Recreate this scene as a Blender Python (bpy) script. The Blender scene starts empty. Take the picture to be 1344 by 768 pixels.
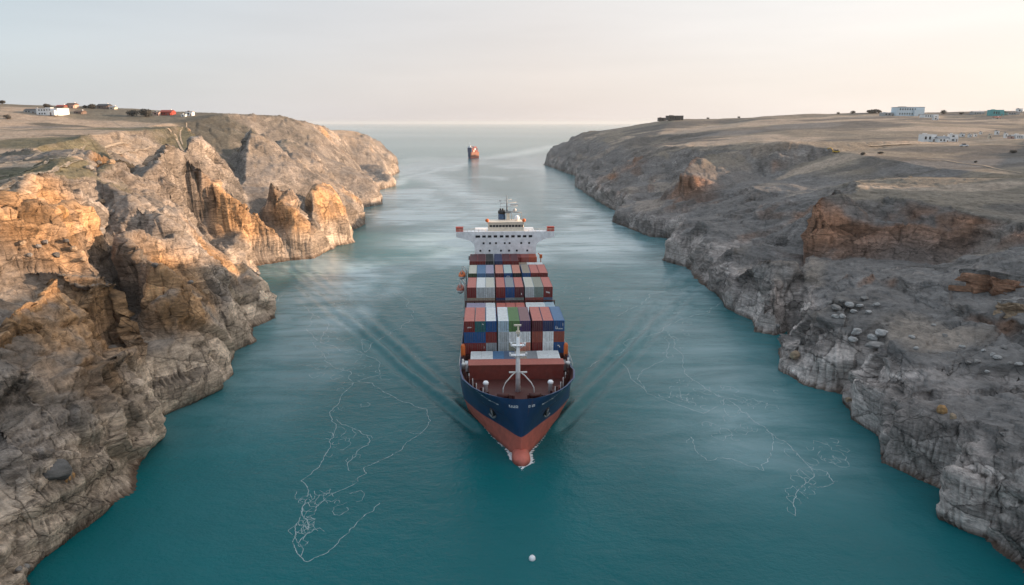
import bpy, bmesh, math, random
import numpy as np
from mathutils import Vector, Matrix, geometry

# ------------------------------------------------------------------ camera, sky, sun, exposure
scene = bpy.context.scene
COL = scene.collection
R = math.radians
CAM_H = 62.0
FPX, CX, CY = 896.0, 672.0, 384.0
PITCH = math.atan(223.0 / FPX)
SUN_EL, SUN_AZ = 9.5, 86.0            # degrees; azimuth clockwise from +Y (the view direction)
HAZE_DENSITY = 0.00005

cam_data = bpy.data.cameras.new('camera')
cam = bpy.data.objects.new('camera', cam_data)
COL.objects.link(cam)
cam.location = (0, 0, CAM_H)
cam.rotation_euler = (R(90) - PITCH, 0, 0)
cam_data.sensor_width = 36.0
cam_data.lens = 36.0 * FPX / 1344.0
cam_data.clip_start = 1.0
cam_data.clip_end = 60000.0
scene.camera = cam

world = bpy.data.worlds.new('World')
scene.world = world
world.use_nodes = True
wn, wl = world.node_tree.nodes, world.node_tree.links
wn.clear()
w_out = wn.new('ShaderNodeOutputWorld')
w_bg = wn.new('ShaderNodeBackground')
w_sky = wn.new('ShaderNodeTexSky')
w_sky.sky_type = 'NISHITA'
w_sky.sun_disc = False
w_sky.sun_elevation = R(SUN_EL)
w_sky.sun_rotation = R(SUN_AZ)
w_sky.altitude = 0
w_sky.air_density = 1.0
w_sky.dust_density = 1.0
w_sky.ozone_density = 1.2
w_bg.inputs['Strength'].default_value = 0.15
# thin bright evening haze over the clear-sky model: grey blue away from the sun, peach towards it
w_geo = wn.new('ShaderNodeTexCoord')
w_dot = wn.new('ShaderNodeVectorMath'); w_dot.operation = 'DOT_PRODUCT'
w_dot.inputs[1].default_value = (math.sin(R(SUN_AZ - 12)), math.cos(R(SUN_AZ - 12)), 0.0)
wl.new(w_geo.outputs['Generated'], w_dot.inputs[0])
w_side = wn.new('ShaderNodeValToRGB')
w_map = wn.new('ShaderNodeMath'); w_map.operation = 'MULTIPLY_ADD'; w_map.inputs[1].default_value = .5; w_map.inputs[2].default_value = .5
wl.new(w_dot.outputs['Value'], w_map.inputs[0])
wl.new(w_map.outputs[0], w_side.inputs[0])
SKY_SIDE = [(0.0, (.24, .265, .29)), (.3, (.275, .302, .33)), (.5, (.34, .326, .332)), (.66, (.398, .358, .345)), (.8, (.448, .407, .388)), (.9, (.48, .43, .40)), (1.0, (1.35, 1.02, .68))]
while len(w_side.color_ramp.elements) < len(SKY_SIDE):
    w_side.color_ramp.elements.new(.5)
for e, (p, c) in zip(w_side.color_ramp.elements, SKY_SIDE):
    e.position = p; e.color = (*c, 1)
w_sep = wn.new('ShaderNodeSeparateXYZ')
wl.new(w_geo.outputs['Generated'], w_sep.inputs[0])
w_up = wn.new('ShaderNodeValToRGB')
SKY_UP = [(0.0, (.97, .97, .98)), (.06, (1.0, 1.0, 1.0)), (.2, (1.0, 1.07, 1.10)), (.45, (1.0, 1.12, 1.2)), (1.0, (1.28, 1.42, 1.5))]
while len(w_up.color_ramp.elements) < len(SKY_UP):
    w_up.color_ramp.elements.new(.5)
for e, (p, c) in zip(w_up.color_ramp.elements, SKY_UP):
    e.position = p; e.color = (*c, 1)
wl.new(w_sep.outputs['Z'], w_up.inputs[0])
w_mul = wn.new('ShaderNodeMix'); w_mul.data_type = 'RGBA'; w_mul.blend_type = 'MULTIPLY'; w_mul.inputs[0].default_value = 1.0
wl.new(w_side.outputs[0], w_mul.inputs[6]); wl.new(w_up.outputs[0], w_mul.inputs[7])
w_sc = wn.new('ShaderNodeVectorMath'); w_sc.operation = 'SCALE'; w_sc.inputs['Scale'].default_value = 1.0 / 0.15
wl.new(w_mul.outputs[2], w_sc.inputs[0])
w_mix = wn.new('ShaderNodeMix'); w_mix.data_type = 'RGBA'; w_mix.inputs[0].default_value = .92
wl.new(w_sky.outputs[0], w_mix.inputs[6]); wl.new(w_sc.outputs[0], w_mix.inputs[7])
# faint streaks of high cloud
w_mp = wn.new('ShaderNodeMapping'); w_mp.inputs['Scale'].default_value = (1.6, 1.6, 14.0); w_mp.inputs['Rotation'].default_value = (.06, .05, 0)
w_ns = wn.new('ShaderNodeTexNoise'); w_ns.inputs['Scale'].default_value = 1.7; w_ns.inputs['Detail'].default_value = 6.0
wl.new(w_geo.outputs['Generated'], w_mp.inputs['Vector']); wl.new(w_mp.outputs[0], w_ns.inputs['Vector'])
w_st = wn.new('ShaderNodeMapRange'); w_st.inputs['From Min'].default_value = .3; w_st.inputs['From Max'].default_value = .7; w_st.inputs['To Min'].default_value = .965; w_st.inputs['To Max'].default_value = 1.04
wl.new(w_ns.outputs['Fac'], w_st.inputs['Value'])
w_fin = wn.new('ShaderNodeVectorMath'); w_fin.operation = 'SCALE'
wl.new(w_mix.outputs[2], w_fin.inputs[0]); wl.new(w_st.outputs['Result'], w_fin.inputs['Scale'])
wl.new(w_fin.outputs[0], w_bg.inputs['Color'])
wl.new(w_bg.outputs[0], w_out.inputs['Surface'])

sun_d = bpy.data.lights.new('sun', 'SUN')
sun_o = bpy.data.objects.new('sun', sun_d)
COL.objects.link(sun_o)
sun_d.energy = 4.3
sun_d.angle = R(0.6)
sun_d.color = (1.0, 0.69, 0.45)
_d = Vector((math.sin(R(SUN_AZ)) * math.cos(R(SUN_EL)), math.cos(R(SUN_AZ)) * math.cos(R(SUN_EL)), math.sin(R(SUN_EL))))
sun_o.rotation_euler = _d.to_track_quat('Z', 'Y').to_euler()
sun_o.location = _d * 400

scene.view_settings.view_transform = 'Standard'
scene.view_settings.look = 'None'
scene.view_settings.gamma = 1.0
scene.view_settings.use_curve_mapping = False
scene.view_settings.exposure = 1.08
scene.render.engine = 'CYCLES'
scene.cycles.use_denoising = True
scene.cycles.max_bounces = 6
scene.cycles.diffuse_bounces = 3
scene.cycles.glossy_bounces = 3
scene.cycles.volume_bounces = 0
scene.cycles.caustics_reflective = False
scene.cycles.caustics_refractive = False

# ------------------------------------------------------------------ helpers
COSP = math.cos(PITCH)
KPX = FPX * COSP
rng = np.random.default_rng(7)
rnd = random.Random(5)


def ray(px, py, zc):
    """World point seen at photo pixel (px, py) at depth zc along the view axis."""
    b = (py - 161.0) / KPX
    z = CAM_H - b * zc
    D = (zc - (CAM_H - z) * math.sin(PITCH)) / COSP
    return ((px - CX) / FPX * zc, D, z)


def ray_z(px, py, z):
    zc = (CAM_H - z) * KPX / (py - 161.0)
    return ray(px, py, zc)


def tag(o, label=None, cat=None, group=None, kind=None):
    if label: o['label'] = label
    if cat: o['category'] = cat
    if group: o['group'] = group
    if kind: o['kind'] = kind
    return o


def empty(name, loc=(0, 0, 0), rz=0.0):
    o = bpy.data.objects.new(name, None)
    o.empty_display_size = 1.0
    COL.objects.link(o)
    o.location = loc
    o.rotation_euler = (0, 0, rz)
    return o


class MB:
    """Collects simple shapes; build() links them as one mesh object."""
    def __init__(self):
        self.v, self.f, self.m, self.s = [], [], [], []

    def face(self, idx, mat=0, smooth=False):
        self.f.append(idx); self.m.append(mat); self.s.append(smooth)

    def box(self, c, s, mat=0, rz=0.0, taper=1.0):
        n = len(self.v)
        ca, sa = math.cos(rz), math.sin(rz)
        for dz in (-.5, .5):
            k = taper if dz > 0 else 1.0
            for dx, dy in ((-.5, -.5), (.5, -.5), (.5, .5), (-.5, .5)):
                x, y = dx * s[0] * k, dy * s[1] * k
                self.v.append((c[0] + x * ca - y * sa, c[1] + x * sa + y * ca, c[2] + dz * s[2]))
        for q in ((3, 2, 1, 0), (4, 5, 6, 7), (0, 1, 5, 4), (1, 2, 6, 5), (2, 3, 7, 6), (3, 0, 4, 7)):
            self.face([n + i for i in q], mat)
        return self

    def tube(self, pts, r, mat=0, n=6, cap=True, smooth=True):
        pts = [Vector(p) for p in pts]
        rr = r if isinstance(r, (list, tuple)) else [r] * len(pts)
        base = len(self.v)
        for i, p in enumerate(pts):
            a = pts[min(i + 1, len(pts) - 1)] - pts[max(i - 1, 0)]
            a.normalize()
            up = Vector((0, 0, 1)) if abs(a.z) < .9 else Vector((1, 0, 0))
            u = a.cross(up).normalized(); w = u.cross(a).normalized()
            for k in range(n):
                t = 2 * math.pi * k / n
                self.v.append(tuple(p + (u * math.cos(t) + w * math.sin(t)) * rr[i]))
        for i in range(len(pts) - 1):
            for k in range(n):
                a, b = base + i * n + k, base + i * n + (k + 1) % n
                self.face([a, b, b + n, a + n], mat, smooth)
        if cap:
            self.face([base + k for k in range(n)][::-1], mat)
            e = base + (len(pts) - 1) * n
            self.face([e + k for k in range(n)], mat)
        return self

    def lathe(self, c, prof, mat=0, n=16, smooth=True, sx=1.0, sy=1.0):
        base = len(self.v)
        for r, z in prof:
            for k in range(n):
                t = 2 * math.pi * k / n
                self.v.append((c[0] + math.cos(t) * r * sx, c[1] + math.sin(t) * r * sy, c[2] + z))
        for i in range(len(prof) - 1):
            for k in range(n):
                a, b = base + i * n + k, base + i * n + (k + 1) % n
                self.face([a, b, b + n, a + n], mat, smooth)
        self.face([base + k for k in range(n)][::-1], mat)
        e = base + (len(prof) - 1) * n
        self.face([e + k for k in range(n)], mat)
        return self

    def prism(self, poly, z0, z1, mat=0, mat_top=None):
        n, b = len(poly), len(self.v)
        for z in (z0, z1):
            self.v += [(p[0], p[1], z) for p in poly]
        self.face([b + i for i in range(n)][::-1], mat)
        self.face([b + n + i for i in range(n)], mat if mat_top is None else mat_top)
        for i in range(n):
            j = (i + 1) % n
            self.face([b + i, b + j, b + n + j, b + n + i], mat)
        return self

    def mesh(self, name, mats):
        me = bpy.data.meshes.new(name)
        me.from_pydata(self.v, [], self.f)
        for m in (mats if isinstance(mats, (list, tuple)) else [mats]):
            me.materials.append(m)
        me.polygons.foreach_set('material_index', self.m)
        me.polygons.foreach_set('use_smooth', self.s)
        me.update()
        return me

    def build(self, name, mats, parent=None, loc=None, rz=0.0):
        o = bpy.data.objects.new(name, self.mesh(name, mats))
        COL.objects.link(o)
        if loc is not None:
            o.location = loc
            o.rotation_euler = (0, 0, rz)
        if parent is not None:
            o.parent = parent
        return o


def node_mat(name):
    m = bpy.data.materials.new(name)
    m.use_nodes = True
    nt = m.node_tree
    bsdf = nt.nodes['Principled BSDF']
    return m, nt, bsdf


def N(nt, typ, **kw):
    n = nt.nodes.new(typ)
    for k, v in kw.items():
        if k.startswith('i_'):
            n.inputs[k[2:].replace('_', ' ')].default_value = v
        else:
            setattr(n, k, v)
    return n


def ramp(nt, fac, stops):
    n = nt.nodes.new('ShaderNodeValToRGB')
    cr = n.color_ramp
    while len(cr.elements) < len(stops):
        cr.elements.new(.5)
    for e, (p, c) in zip(cr.elements, stops):
        e.position = p
        e.color = (c, c, c, 1) if not isinstance(c, (tuple, list)) else (*c, 1)
    nt.links.new(fac, n.inputs[0])
    return n


def mixc(nt, fac, a, b, mode='MIX'):
    n = nt.nodes.new('ShaderNodeMix')
    n.data_type = 'RGBA'
    n.blend_type = mode
    for sock, val in ((n.inputs[0], fac), (n.inputs[6], a), (n.inputs[7], b)):
        if hasattr(val, 'is_linked'):
            nt.links.new(val, sock)
        elif isinstance(val, (int, float)):
            sock.default_value = val if sock == n.inputs[0] else (val, val, val, 1)
        else:
            sock.default_value = (*val, 1)
    return n.outputs[2]


def paint(name, col, rough=.55, wear=.25, scale=.6, metal=0.0, dirt=(.10, .07, .05)):
    """Painted steel: slight mottling, rust and grime patches."""
    m, nt, b = node_mat(name)
    tc = N(nt, 'ShaderNodeTexCoord')
    n1 = N(nt, 'ShaderNodeTexNoise', i_Scale=scale, i_Detail=8.0, i_Roughness=.65)
    nt.links.new(tc.outputs['Object'], n1.inputs['Vector'])
    n2 = N(nt, 'ShaderNodeTexNoise', i_Scale=scale * 6, i_Detail=4.0)
    nt.links.new(tc.outputs['Object'], n2.inputs['Vector'])
    r1 = ramp(nt, n1.outputs['Fac'], [(.52, 0.0), (.75, 1.0)])
    mm = N(nt, 'ShaderNodeMath', operation='MULTIPLY')
    nt.links.new(r1.outputs[0], mm.inputs[0]); mm.inputs[1].default_value = wear
    c1 = mixc(nt, mm.outputs[0], col, dirt)
    r2 = ramp(nt, n2.outputs['Fac'], [(.3, .82), (.7, 1.1)])
    c2 = mixc(nt, 1.0, c1, r2.outputs[0], 'MULTIPLY')
    nt.links.new(c2, b.inputs['Base Color'])
    b.inputs['Roughness'].default_value = rough
    b.inputs['Metallic'].default_value = metal
    bp = N(nt, 'ShaderNodeBump', i_Strength=.15, i_Distance=.05)
    nt.links.new(n1.outputs['Fac'], bp.inputs['Height'])
    nt.links.new(bp.outputs[0], b.inputs['Normal'])
    return m


def hull_paint(name, col, rust, rough):
    m = paint(name, col, rough, .15, .12, dirt=tuple(.6 * c + .03 for c in col))
    nt = m.node_tree; b = nt.nodes['Principled BSDF']; L = nt.links.new
    src = b.inputs['Base Color'].links[0].from_socket
    tc = N(nt, 'ShaderNodeTexCoord'); mp = N(nt, 'ShaderNodeMapping'); mp.inputs['Scale'].default_value = (1.6, 1.6, .09)
    L(tc.outputs['Object'], mp.inputs['Vector'])
    n = N(nt, 'ShaderNodeTexNoise', i_Scale=1.0, i_Detail=5.0, i_Roughness=.6); L(mp.outputs[0], n.inputs['Vector'])
    r = ramp(nt, n.outputs['Fac'], [(.58, 0.0), (.76, .55)])
    c = mixc(nt, r.outputs[0], src, rust)
    sp = N(nt, 'ShaderNodeSeparateXYZ'); L(tc.outputs['Object'], sp.inputs[0])
    n2 = N(nt, 'ShaderNodeTexNoise', i_Scale=.7, i_Detail=5.0); L(tc.outputs['Object'], n2.inputs['Vector'])
    z = N(nt, 'ShaderNodeMath', operation='ADD'); L(sp.outputs['Z'], z.inputs[0]); L(n2.outputs['Fac'], z.inputs[1])
    st = ramp(nt, z.outputs[0], [(0.0, 0.0), (1.0, 1.0)])
    mr = N(nt, 'ShaderNodeMapRange'); mr.inputs['From Min'].default_value = .55; mr.inputs['From Max'].default_value = 1.5; mr.inputs['To Min'].default_value = .38; mr.inputs['To Max'].default_value = 1.0
    L(z.outputs[0], mr.inputs['Value'])
    nt.nodes.remove(st)
    c = mixc(nt, 1.0, c, mr.outputs['Result'], 'MULTIPLY')
    L(c, b.inputs['Base Color'])
    return m


# ---- lattice noise in numpy
def _h(ix, iy, iz, seed):
    h = (ix.astype(np.uint32) * np.uint32(374761393) + iy.astype(np.uint32) * np.uint32(668265263)
         + iz.astype(np.uint32) * np.uint32(2147483647 - 1013) + np.uint32((seed * 974711) & 0xffffffff))
    h = (h ^ (h >> np.uint32(13))) * np.uint32(1274126177)
    h = (h ^ (h >> np.uint32(16))) * np.uint32(2246822519)
    return ((h ^ (h >> np.uint32(15))).astype(np.float32)) * np.float32(1 / 4294967296.0)


def vnoise2(x, y, seed=0):
    xi, yi = np.floor(x), np.floor(y)
    fx, fy = (x - xi).astype(np.float32), (y - yi).astype(np.float32)
    fx = fx * fx * (3 - 2 * fx); fy = fy * fy * (3 - 2 * fy)
    xi, yi = xi.astype(np.int32), yi.astype(np.int32)
    z = np.zeros_like(xi)
    a, b = _h(xi, yi, z, seed), _h(xi + 1, yi, z, seed)
    c, d = _h(xi, yi + 1, z, seed), _h(xi + 1, yi + 1, z, seed)
    return (a + (b - a) * fx) * (1 - fy) + (c + (d - c) * fx) * fy - .5


def vnoise3(x, y, z, seed=0):
    xi, yi, zi = np.floor(x), np.floor(y), np.floor(z)
    fx, fy, fz = [(p - q).astype(np.float32) for p, q in ((x, xi), (y, yi), (z, zi))]
    fx = fx * fx * (3 - 2 * fx); fy = fy * fy * (3 - 2 * fy); fz = fz * fz * (3 - 2 * fz)
    xi, yi, zi = xi.astype(np.int32), yi.astype(np.int32), zi.astype(np.int32)
    out = 0
    for dz in (0, 1):
        a, b = _h(xi, yi, zi + dz, seed), _h(xi + 1, yi, zi + dz, seed)
        c, d = _h(xi, yi + 1, zi + dz, seed), _h(xi + 1, yi + 1, zi + dz, seed)
        q = (a + (b - a) * fx) * (1 - fy) + (c + (d - c) * fx) * fy
        out = out + q * (fz if dz else 1 - fz)
    return out - .5


def fbm2(x, y, s, octv=4, seed=0, gain=.5):
    o, a, t = 0, 1.0, 0
    for i in range(octv):
        o = o + a * vnoise2(x / s + 17.3 * i, y / s - 9.1 * i, seed + i)
        t += a; a *= gain; s *= .5
    return o / t * 2


def voro3(x, y, z, s, seed=0, tilt=1.0):
    """Facets: each random cell gets its own level and tilted plane. Returns (height, edge distance, cell random)."""
    x, y, z = (x / s).astype(np.float32), (y / s).astype(np.float32), (z / s).astype(np.float32)
    xi, yi, zi = np.floor(x).astype(np.int32), np.floor(y).astype(np.int32), np.floor(z).astype(np.int32)
    d1 = np.full(x.shape, 9.0, np.float32); d2 = d1.copy()
    hh = np.zeros_like(x); rr = np.zeros_like(x)
    for dx in (-1, 0, 1):
        for dy in (-1, 0, 1):
            for dz in (-1, 0, 1):
                cx, cy, cz = xi + dx, yi + dy, zi + dz
                r0 = _h(cx, cy, cz, seed); r1 = _h(cx, cy, cz, seed + 1); r2 = _h(cx, cy, cz, seed + 2)
                px, py, pz = x - (cx + .5 + (r0 - .5) * .9), y - (cy + .5 + (r1 - .5) * .9), z - (cz + .5 + (r2 - .5) * .9)
                d = px * px + py * py + pz * pz
                near = d < d1
                d2 = np.where(near, d1, np.minimum(d2, d))
                # tilt and level derived from the same randoms
                ta = (r0 * 7.13) % 1.0 - .5; tb = (r1 * 5.37) % 1.0 - .5; tc = (r2 * 9.71) % 1.0 - .5
                lv = (r0 * 3.1 + r1 * 5.7 + r2 * 2.3) % 1.0 - .5
                q = lv + (px * ta + py * tb + pz * tc) * 2 * tilt
                hh = np.where(near, q, hh); rr = np.where(near, lv + .5, rr)
                d1 = np.where(near, d, d1)
    return hh * s, (np.sqrt(d2) - np.sqrt(d1)), rr
# ------------------------------------------------------------------ terrain: the two banks of the strait
# waterlines traced from the photograph and dropped on the sea (z = 0)
L_COAST = [(17, 762), (36, 737), (33, 720), (52, 701), (84, 678), (112, 662), (143, 638), (172, 617), (176, 591), (188, 573), (208, 556),
           (200, 540), (206, 531), (224, 521), (257, 509), (292, 491), (293, 485), (308, 472), (304, 456), (305, 445), (335, 431), (332, 414),
           (363, 402), (350, 378), (326, 366), (312, 359), (340, 352), (336, 338), (377, 332), (412, 329), (443, 313), (465, 309), (459, 296),
           (480, 286), (472, 267), (501, 262), (495, 245), (521, 239), (512, 228), (525, 221.6), (517, 216)]
R_COAST = [(1342, 715), (1295, 675), (1237, 652), (1227, 626), (1231, 610), (1160, 580), (1152, 547), (1116, 528), (1118, 518), (1106, 509),
           (1110, 499), (1057, 485), (1023, 469), (1026, 440), (1034, 419), (1017, 424), (988, 419), (988, 406), (955, 391.6), (941, 371.6),
           (911, 353), (904, 341), (870, 331.5), (886, 305), (853, 302), (806, 284), (813, 273), (786, 258.5), (754, 239.5), (758, 228),
           (740, 222), (714, 213)]
L_W = [ray_z(a, b, 0)[:2] for a, b in L_COAST]
R_W = [ray_z(a, b, 0)[:2] for a, b in R_COAST]
L_W = [(-70, -260), (-60, -60), (-64, 20), (-63, 55)] + L_W[0:]
L_END = [(-178, 1090), (-240, 1180), (-420, 1260), (-900, 1400), (-2600, 1800)]
R_W = [(96, -260), (84, -60), (92, 20), (88, 66)] + R_W
R_END = [(74, 1230), (150, 1360), (330, 1520), (800, 1900), (2600, 2900)]


def seg_dist(X, Y, poly):
    d2 = np.full(X.shape, 1e12, np.float32)
    for (ax, ay), (bx, by) in zip(poly[:-1], poly[1:]):
        dx, dy = bx - ax, by - ay
        L = dx * dx + dy * dy + 1e-9
        t = np.clip(((X - ax) * dx + (Y - ay) * dy) / L, 0, 1)
        q = (X - ax - t * dx) ** 2 + (Y - ay - t * dy) ** 2
        d2 = np.minimum(d2, q)
    return np.sqrt(d2)


def inside(X, Y, poly):
    c = np.zeros(X.shape, bool)
    n = len(poly)
    for i in range(n):
        ax, ay = poly[i]; bx, by = poly[(i + 1) % n]
        if ay == by: continue
        m = (ay > Y) != (by > Y)
        c ^= m & (X < (bx - ax) * (Y - ay) / (by - ay) + ax)
    return c


def prof(d, tab):
    return np.interp(d, [p[0] for p in tab], [p[1] for p in tab])


L_TAB = [(0, 0), (2.5, 8), (8, 14), (16, 22), (28, 33), (40, 41), (54, 44.5), (80, 46), (130, 48.5), (400, 58), (900, 66), (3000, 60)]
R_TAB = [(0, 0), (2, 7), (5, 12), (9, 15), (26, 21), (48, 31), (62, 35), (140, 38), (300, 45), (600, 58), (900, 68), (3000, 64)]

# control lines: (px, py, mode, value); mode o = offset from the bank's profile, c = depth along the view axis, z = height
L_LINES = [
    # golden scarp of the nearest headland: brow, foot
    [(-60, 445, 'o', 3), (0, 412, 'o', 3), (35, 394, 'o', 3.5), (75, 378, 'o', 4), (118, 372, 'o', 4), (155, 362, 'o', 4)],
    [(-60, 520, 'o', -4), (0, 482, 'o', -4), (40, 466, 'o', -4.5), (85, 447, 'o', -4.5), (130, 452, 'o', -4), (160, 440, 'o', -3)],
    # ramp above it
    [(-40, 350, 'o', -3), (30, 345, 'o', -3), (90, 350, 'o', -3), (135, 358, 'o', -2)],
    # gully between nearest and second headland
    [(202, 532, 'o', -.5), (190, 490, 'o', -5), (178, 430, 'o', -8), (168, 390, 'o', -9), (160, 345, 'o', -7), (140, 315, 'o', -4)],
    # second headland ridge
    [(300, 462, 'o', 0), (262, 420, 'o', 3), (240, 374, 'o', 5), (205, 340, 'o', 5), (160, 305, 'o', 3)],
    [(235, 440, 'o', -2), (200, 395, 'o', -3)],
    # saddle before third headland
    [(330, 408, 'o', 1), (300, 385, 'o', 3), (268, 345, 'o', 5), (230, 305, 'o', 6), (190, 275, 'o', 5)],
    # gully
    [(313, 362, 'o', -1), (300, 350, 'o', -6), (280, 330, 'o', -9), (255, 300, 'o', -10)],
    # upper scarp
    [(-40, 270, 'o', 3), (0, 272, 'o', 3), (50, 264, 'o', 3), (95, 268, 'o', 3)],
    [(-40, 300, 'o', -2), (0, 298, 'o', -2), (40, 298, 'o', -2), (75, 294, 'o', -2), (105, 290, 'o', -2)],
    # rust pinnacles
    [(128, 230, 'o', 4), (160, 215, 'o', 5), (176, 212, 'o', 4), (184, 226, 'o', 3)],
    [(140, 260, 'o', -4), (160, 257, 'o', -4), (184, 250, 'o', -4)],
    # plateau edge path
    [(0, 245, 'c', 150), (40, 231, 'c', 170), (110, 208, 'c', 230)],
    [(-30, 236, 'c', 180), (60, 213, 'c', 212), (118, 199, 'c', 256)], [(-120, 262, 'c', 150), (-200, 270, 'c', 150)], [(-120, 225, 'c', 210)],
    # bowl behind the pinnacles
    [(172, 211, 'c', 232), (205, 206, 'c', 246), (237, 190, 'c', 290), (262, 178, 'c', 325)],
    [(205, 240, 'o', -10), (228, 258, 'o', -13), (250, 285, 'o', -13)],
    # spike headland
    [(277, 237, 'o', 8), (296, 247, 'o', 9), (314, 263, 'o', 11), (323, 300, 'o', 9), (335, 338, 'o', 3)],
    [(262, 178, 'c', 326), (272, 205, 'o', 4), (277, 236, 'o', 7)],
    [(340, 312, 'o', -12), (332, 280, 'o', -14), (318, 240, 'o', -10), (300, 205, 'o', -6)],
    # dark mass after the beach
    [(354, 229, 'o', 7), (380, 237, 'o', 8), (395, 262, 'o', 7), (386, 288, 'o', 5), (372, 320, 'o', 1)],
    [(404, 318, 'o', -3), (398, 280, 'o', -8), (404, 258, 'o', -9), (390, 236, 'o', -5)],
    # orange mass
    [(412, 252, 'o', 6), (432, 243, 'o', 7), (455, 258, 'o', 6), (468, 276, 'o', 4)],
    [(470, 262, 'o', -3), (450, 240, 'o', -5), (425, 220, 'o', -4)],
    [(350, 190, 'o', -2), (390, 215, 'o', -3), (425, 238, 'o', -3)],
    # far ridge and skyline
    [(300, 151.5, 'c', 560), (355, 153, 'c', 600), (383, 157, 'c', 650), (423, 167, 'c', 715), (458, 183, 'c', 785), (498, 202, 'c', 860), (512, 206, 'c', 905)],
    [(330, 170, 'c', 430), (375, 185, 'c', 500), (430, 205, 'c', 600), (478, 225, 'c', 690)],
    [(400, 168, 'c', 640), (440, 195, 'c', 690), (470, 215, 'c', 745)],
    # plateau
    [(0, 200, 'c', 260)], [(100, 185, 'c', 320)], [(0, 170, 'c', 400)], [(150, 172, 'c', 450)], [(240, 166, 'c', 450)],
    [(-200, 190, 'c', 300)], [(-200, 160, 'c', 420)],
    [(-200, 139, 'c', 560), (0, 139, 'c', 560), (60, 142, 'c', 570), (105, 143, 'c', 580), (150, 148, 'c', 600), (200, 153, 'c', 620), (250, 154, 'c', 600)],
]
R_LINES = [
    # rim of the near promontory
    [(1077, 256, 'c', 238), (1123, 246, 'c', 250), (1164, 253, 'c', 240), (1246, 263, 'c', 220), (1330, 286, 'c', 196), (1420, 310, 'c', 180)],
    # brow and foot of rust scarp
    [(1070, 264, 'c', 235), (1090, 281, 'c', 233), (1150, 287, 'c', 229), (1200, 285, 'c', 223), (1250, 296, 'c', 212), (1300, 300, 'c', 200)],
    [(1062, 330, 'c', 228), (1080, 327, 'c', 229), (1120, 322, 'c', 228), (1170, 326, 'c', 225.5), (1230, 334, 'c', 212), (1290, 324, 'c', 197)],
    # broad dark slope and its lip above the lower cliff
    [(1054, 406, 'o', 3), (1094, 432, 'o', 3), (1120, 439, 'o', 1), (1146, 446, 'o', 1), (1172, 472, 'o', 2.5), (1206, 492, 'o', 2.5),
     (1246, 515, 'o', 2.5), (1286, 538, 'o', 3), (1344, 572, 'o', 3)],
    [(1100, 370, 'o', -1), (1180, 400, 'o', -1), (1260, 450, 'o', -1.5), (1344, 490, 'o', -2)],
    [(1120, 500, 'o', -3), (1128, 470, 'o', -4), (1132, 448, 'o', -2)],
    # inlet
    [(1036, 415, 'o', -1), (1046, 392, 'o', -6), (1058, 360, 'o', -8), (1058, 335, 'o', -7)],
    # layered bulge
    [(965, 372, 'o', 3), (985, 352, 'o', 4), (1012, 348, 'o', 5), (1036, 345, 'o', 4), (1030, 395, 'o', 2)],
    [(940, 345, 'o', -3), (975, 320, 'o', -4), (1010, 305, 'o', -4)],
    # valley behind the promontory
    [(1000, 275, 'o', -4), (1035, 260, 'o', -5), (1070, 240, 'o', -5)],
    # escarpment of the middle distance
    [(893, 236, 'c', 405), (926, 206, 'c', 450), (970, 195, 'c', 455), (1028, 183, 'c', 440)],
    [(880, 262, 'o', -4), (904, 262, 'o', -5), (952, 246, 'o', -6), (1003, 229, 'o', -5)],
    [(880, 290, 'o', 3), (905, 285, 'o', 5), (925, 300, 'o', 3)],
    [(850, 280, 'o', -4), (870, 250, 'o', -6), (890, 225, 'o', -4)],
    # further ridge
    [(790, 250, 'o', 3), (812, 222, 'o', 5), (835, 209, 'o', 5), (875, 198, 'o', 4)],
    [(765, 232, 'o', -3), (800, 215, 'o', -6), (830, 200, 'o', -4)],
    # skyline
    [(716, 206, 'c', 1110), (733, 191, 'c', 1150), (751, 184, 'c', 1170), (785, 174, 'c', 1150), (820, 167, 'c', 1110), (860, 160, 'c', 1000), (885, 157, 'c', 950),
     (904, 156, 'c', 940), (960, 155, 'c', 920), (1000, 154, 'c', 900), (1065, 149, 'c', 900), (1177, 151, 'c', 820), (1260, 149, 'c', 800), (1344, 147, 'c', 790), (1500, 145, 'c', 780)],
    # plateau
    [(1410, 230, 'c', 290), (1412, 258, 'c', 240), (1420, 285, 'c', 208)],
    [(1100, 196, 'c', 430)], [(1250, 186, 'c', 480)], [(1344, 190, 'c', 430)], [(1200, 230, 'c', 300)], [(1344, 232, 'c', 270)], [(1120, 234, 'c', 285)],
    [(1200, 165, 'c', 650)], [(1344, 165, 'c', 650)], [(1050, 170, 'c', 650)], [(950, 172, 'c', 720)], [(860, 178, 'c', 800)],
]
SHADE_HILL = [(205, 20, 77), (212, 110, 82), (238, 175, 84), (275, 225, 82), (350, 290, 60), (205, -80, 76), (330, 60, 86), (420, 180, 76), (520, -50, 84)]   # unseen hills right of the frame, added to shade the strait and left bank


SLABS = {'terrain_left': [(38.0, .5, .62, 400, 50), (14.0, .45, .6, 430, 46)], 'terrain_right': [(44.0, .6, .75, 400, 58), (15.0, .6, .7, 430, 55)]}


def solve(px, py, mode, val, land, coast, tab):
    if mode == 'c':
        return ray(px, py, val)
    if mode == 'z':
        return ray_z(px, py, val)
    zc = np.concatenate([np.arange(60, 500, .5), np.arange(500, 2000, 2.0)])
    b = (py - 161.0) / KPX
    z = CAM_H - b * zc
    D = (zc - (CAM_H - z) * math.sin(PITCH)) / COSP
    X = (px - CX) / FPX * zc
    d = seg_dist(X, D, coast); ins = inside(X, D, land)
    g = np.where(ins, np.maximum(prof(d, tab) + 1.5 * val * np.clip(d / 12, 0, 1), 0), -1)
    i = np.argmax(z <= g)
    return (float(X[i]), float(D[i]), float(z[i]))


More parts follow.
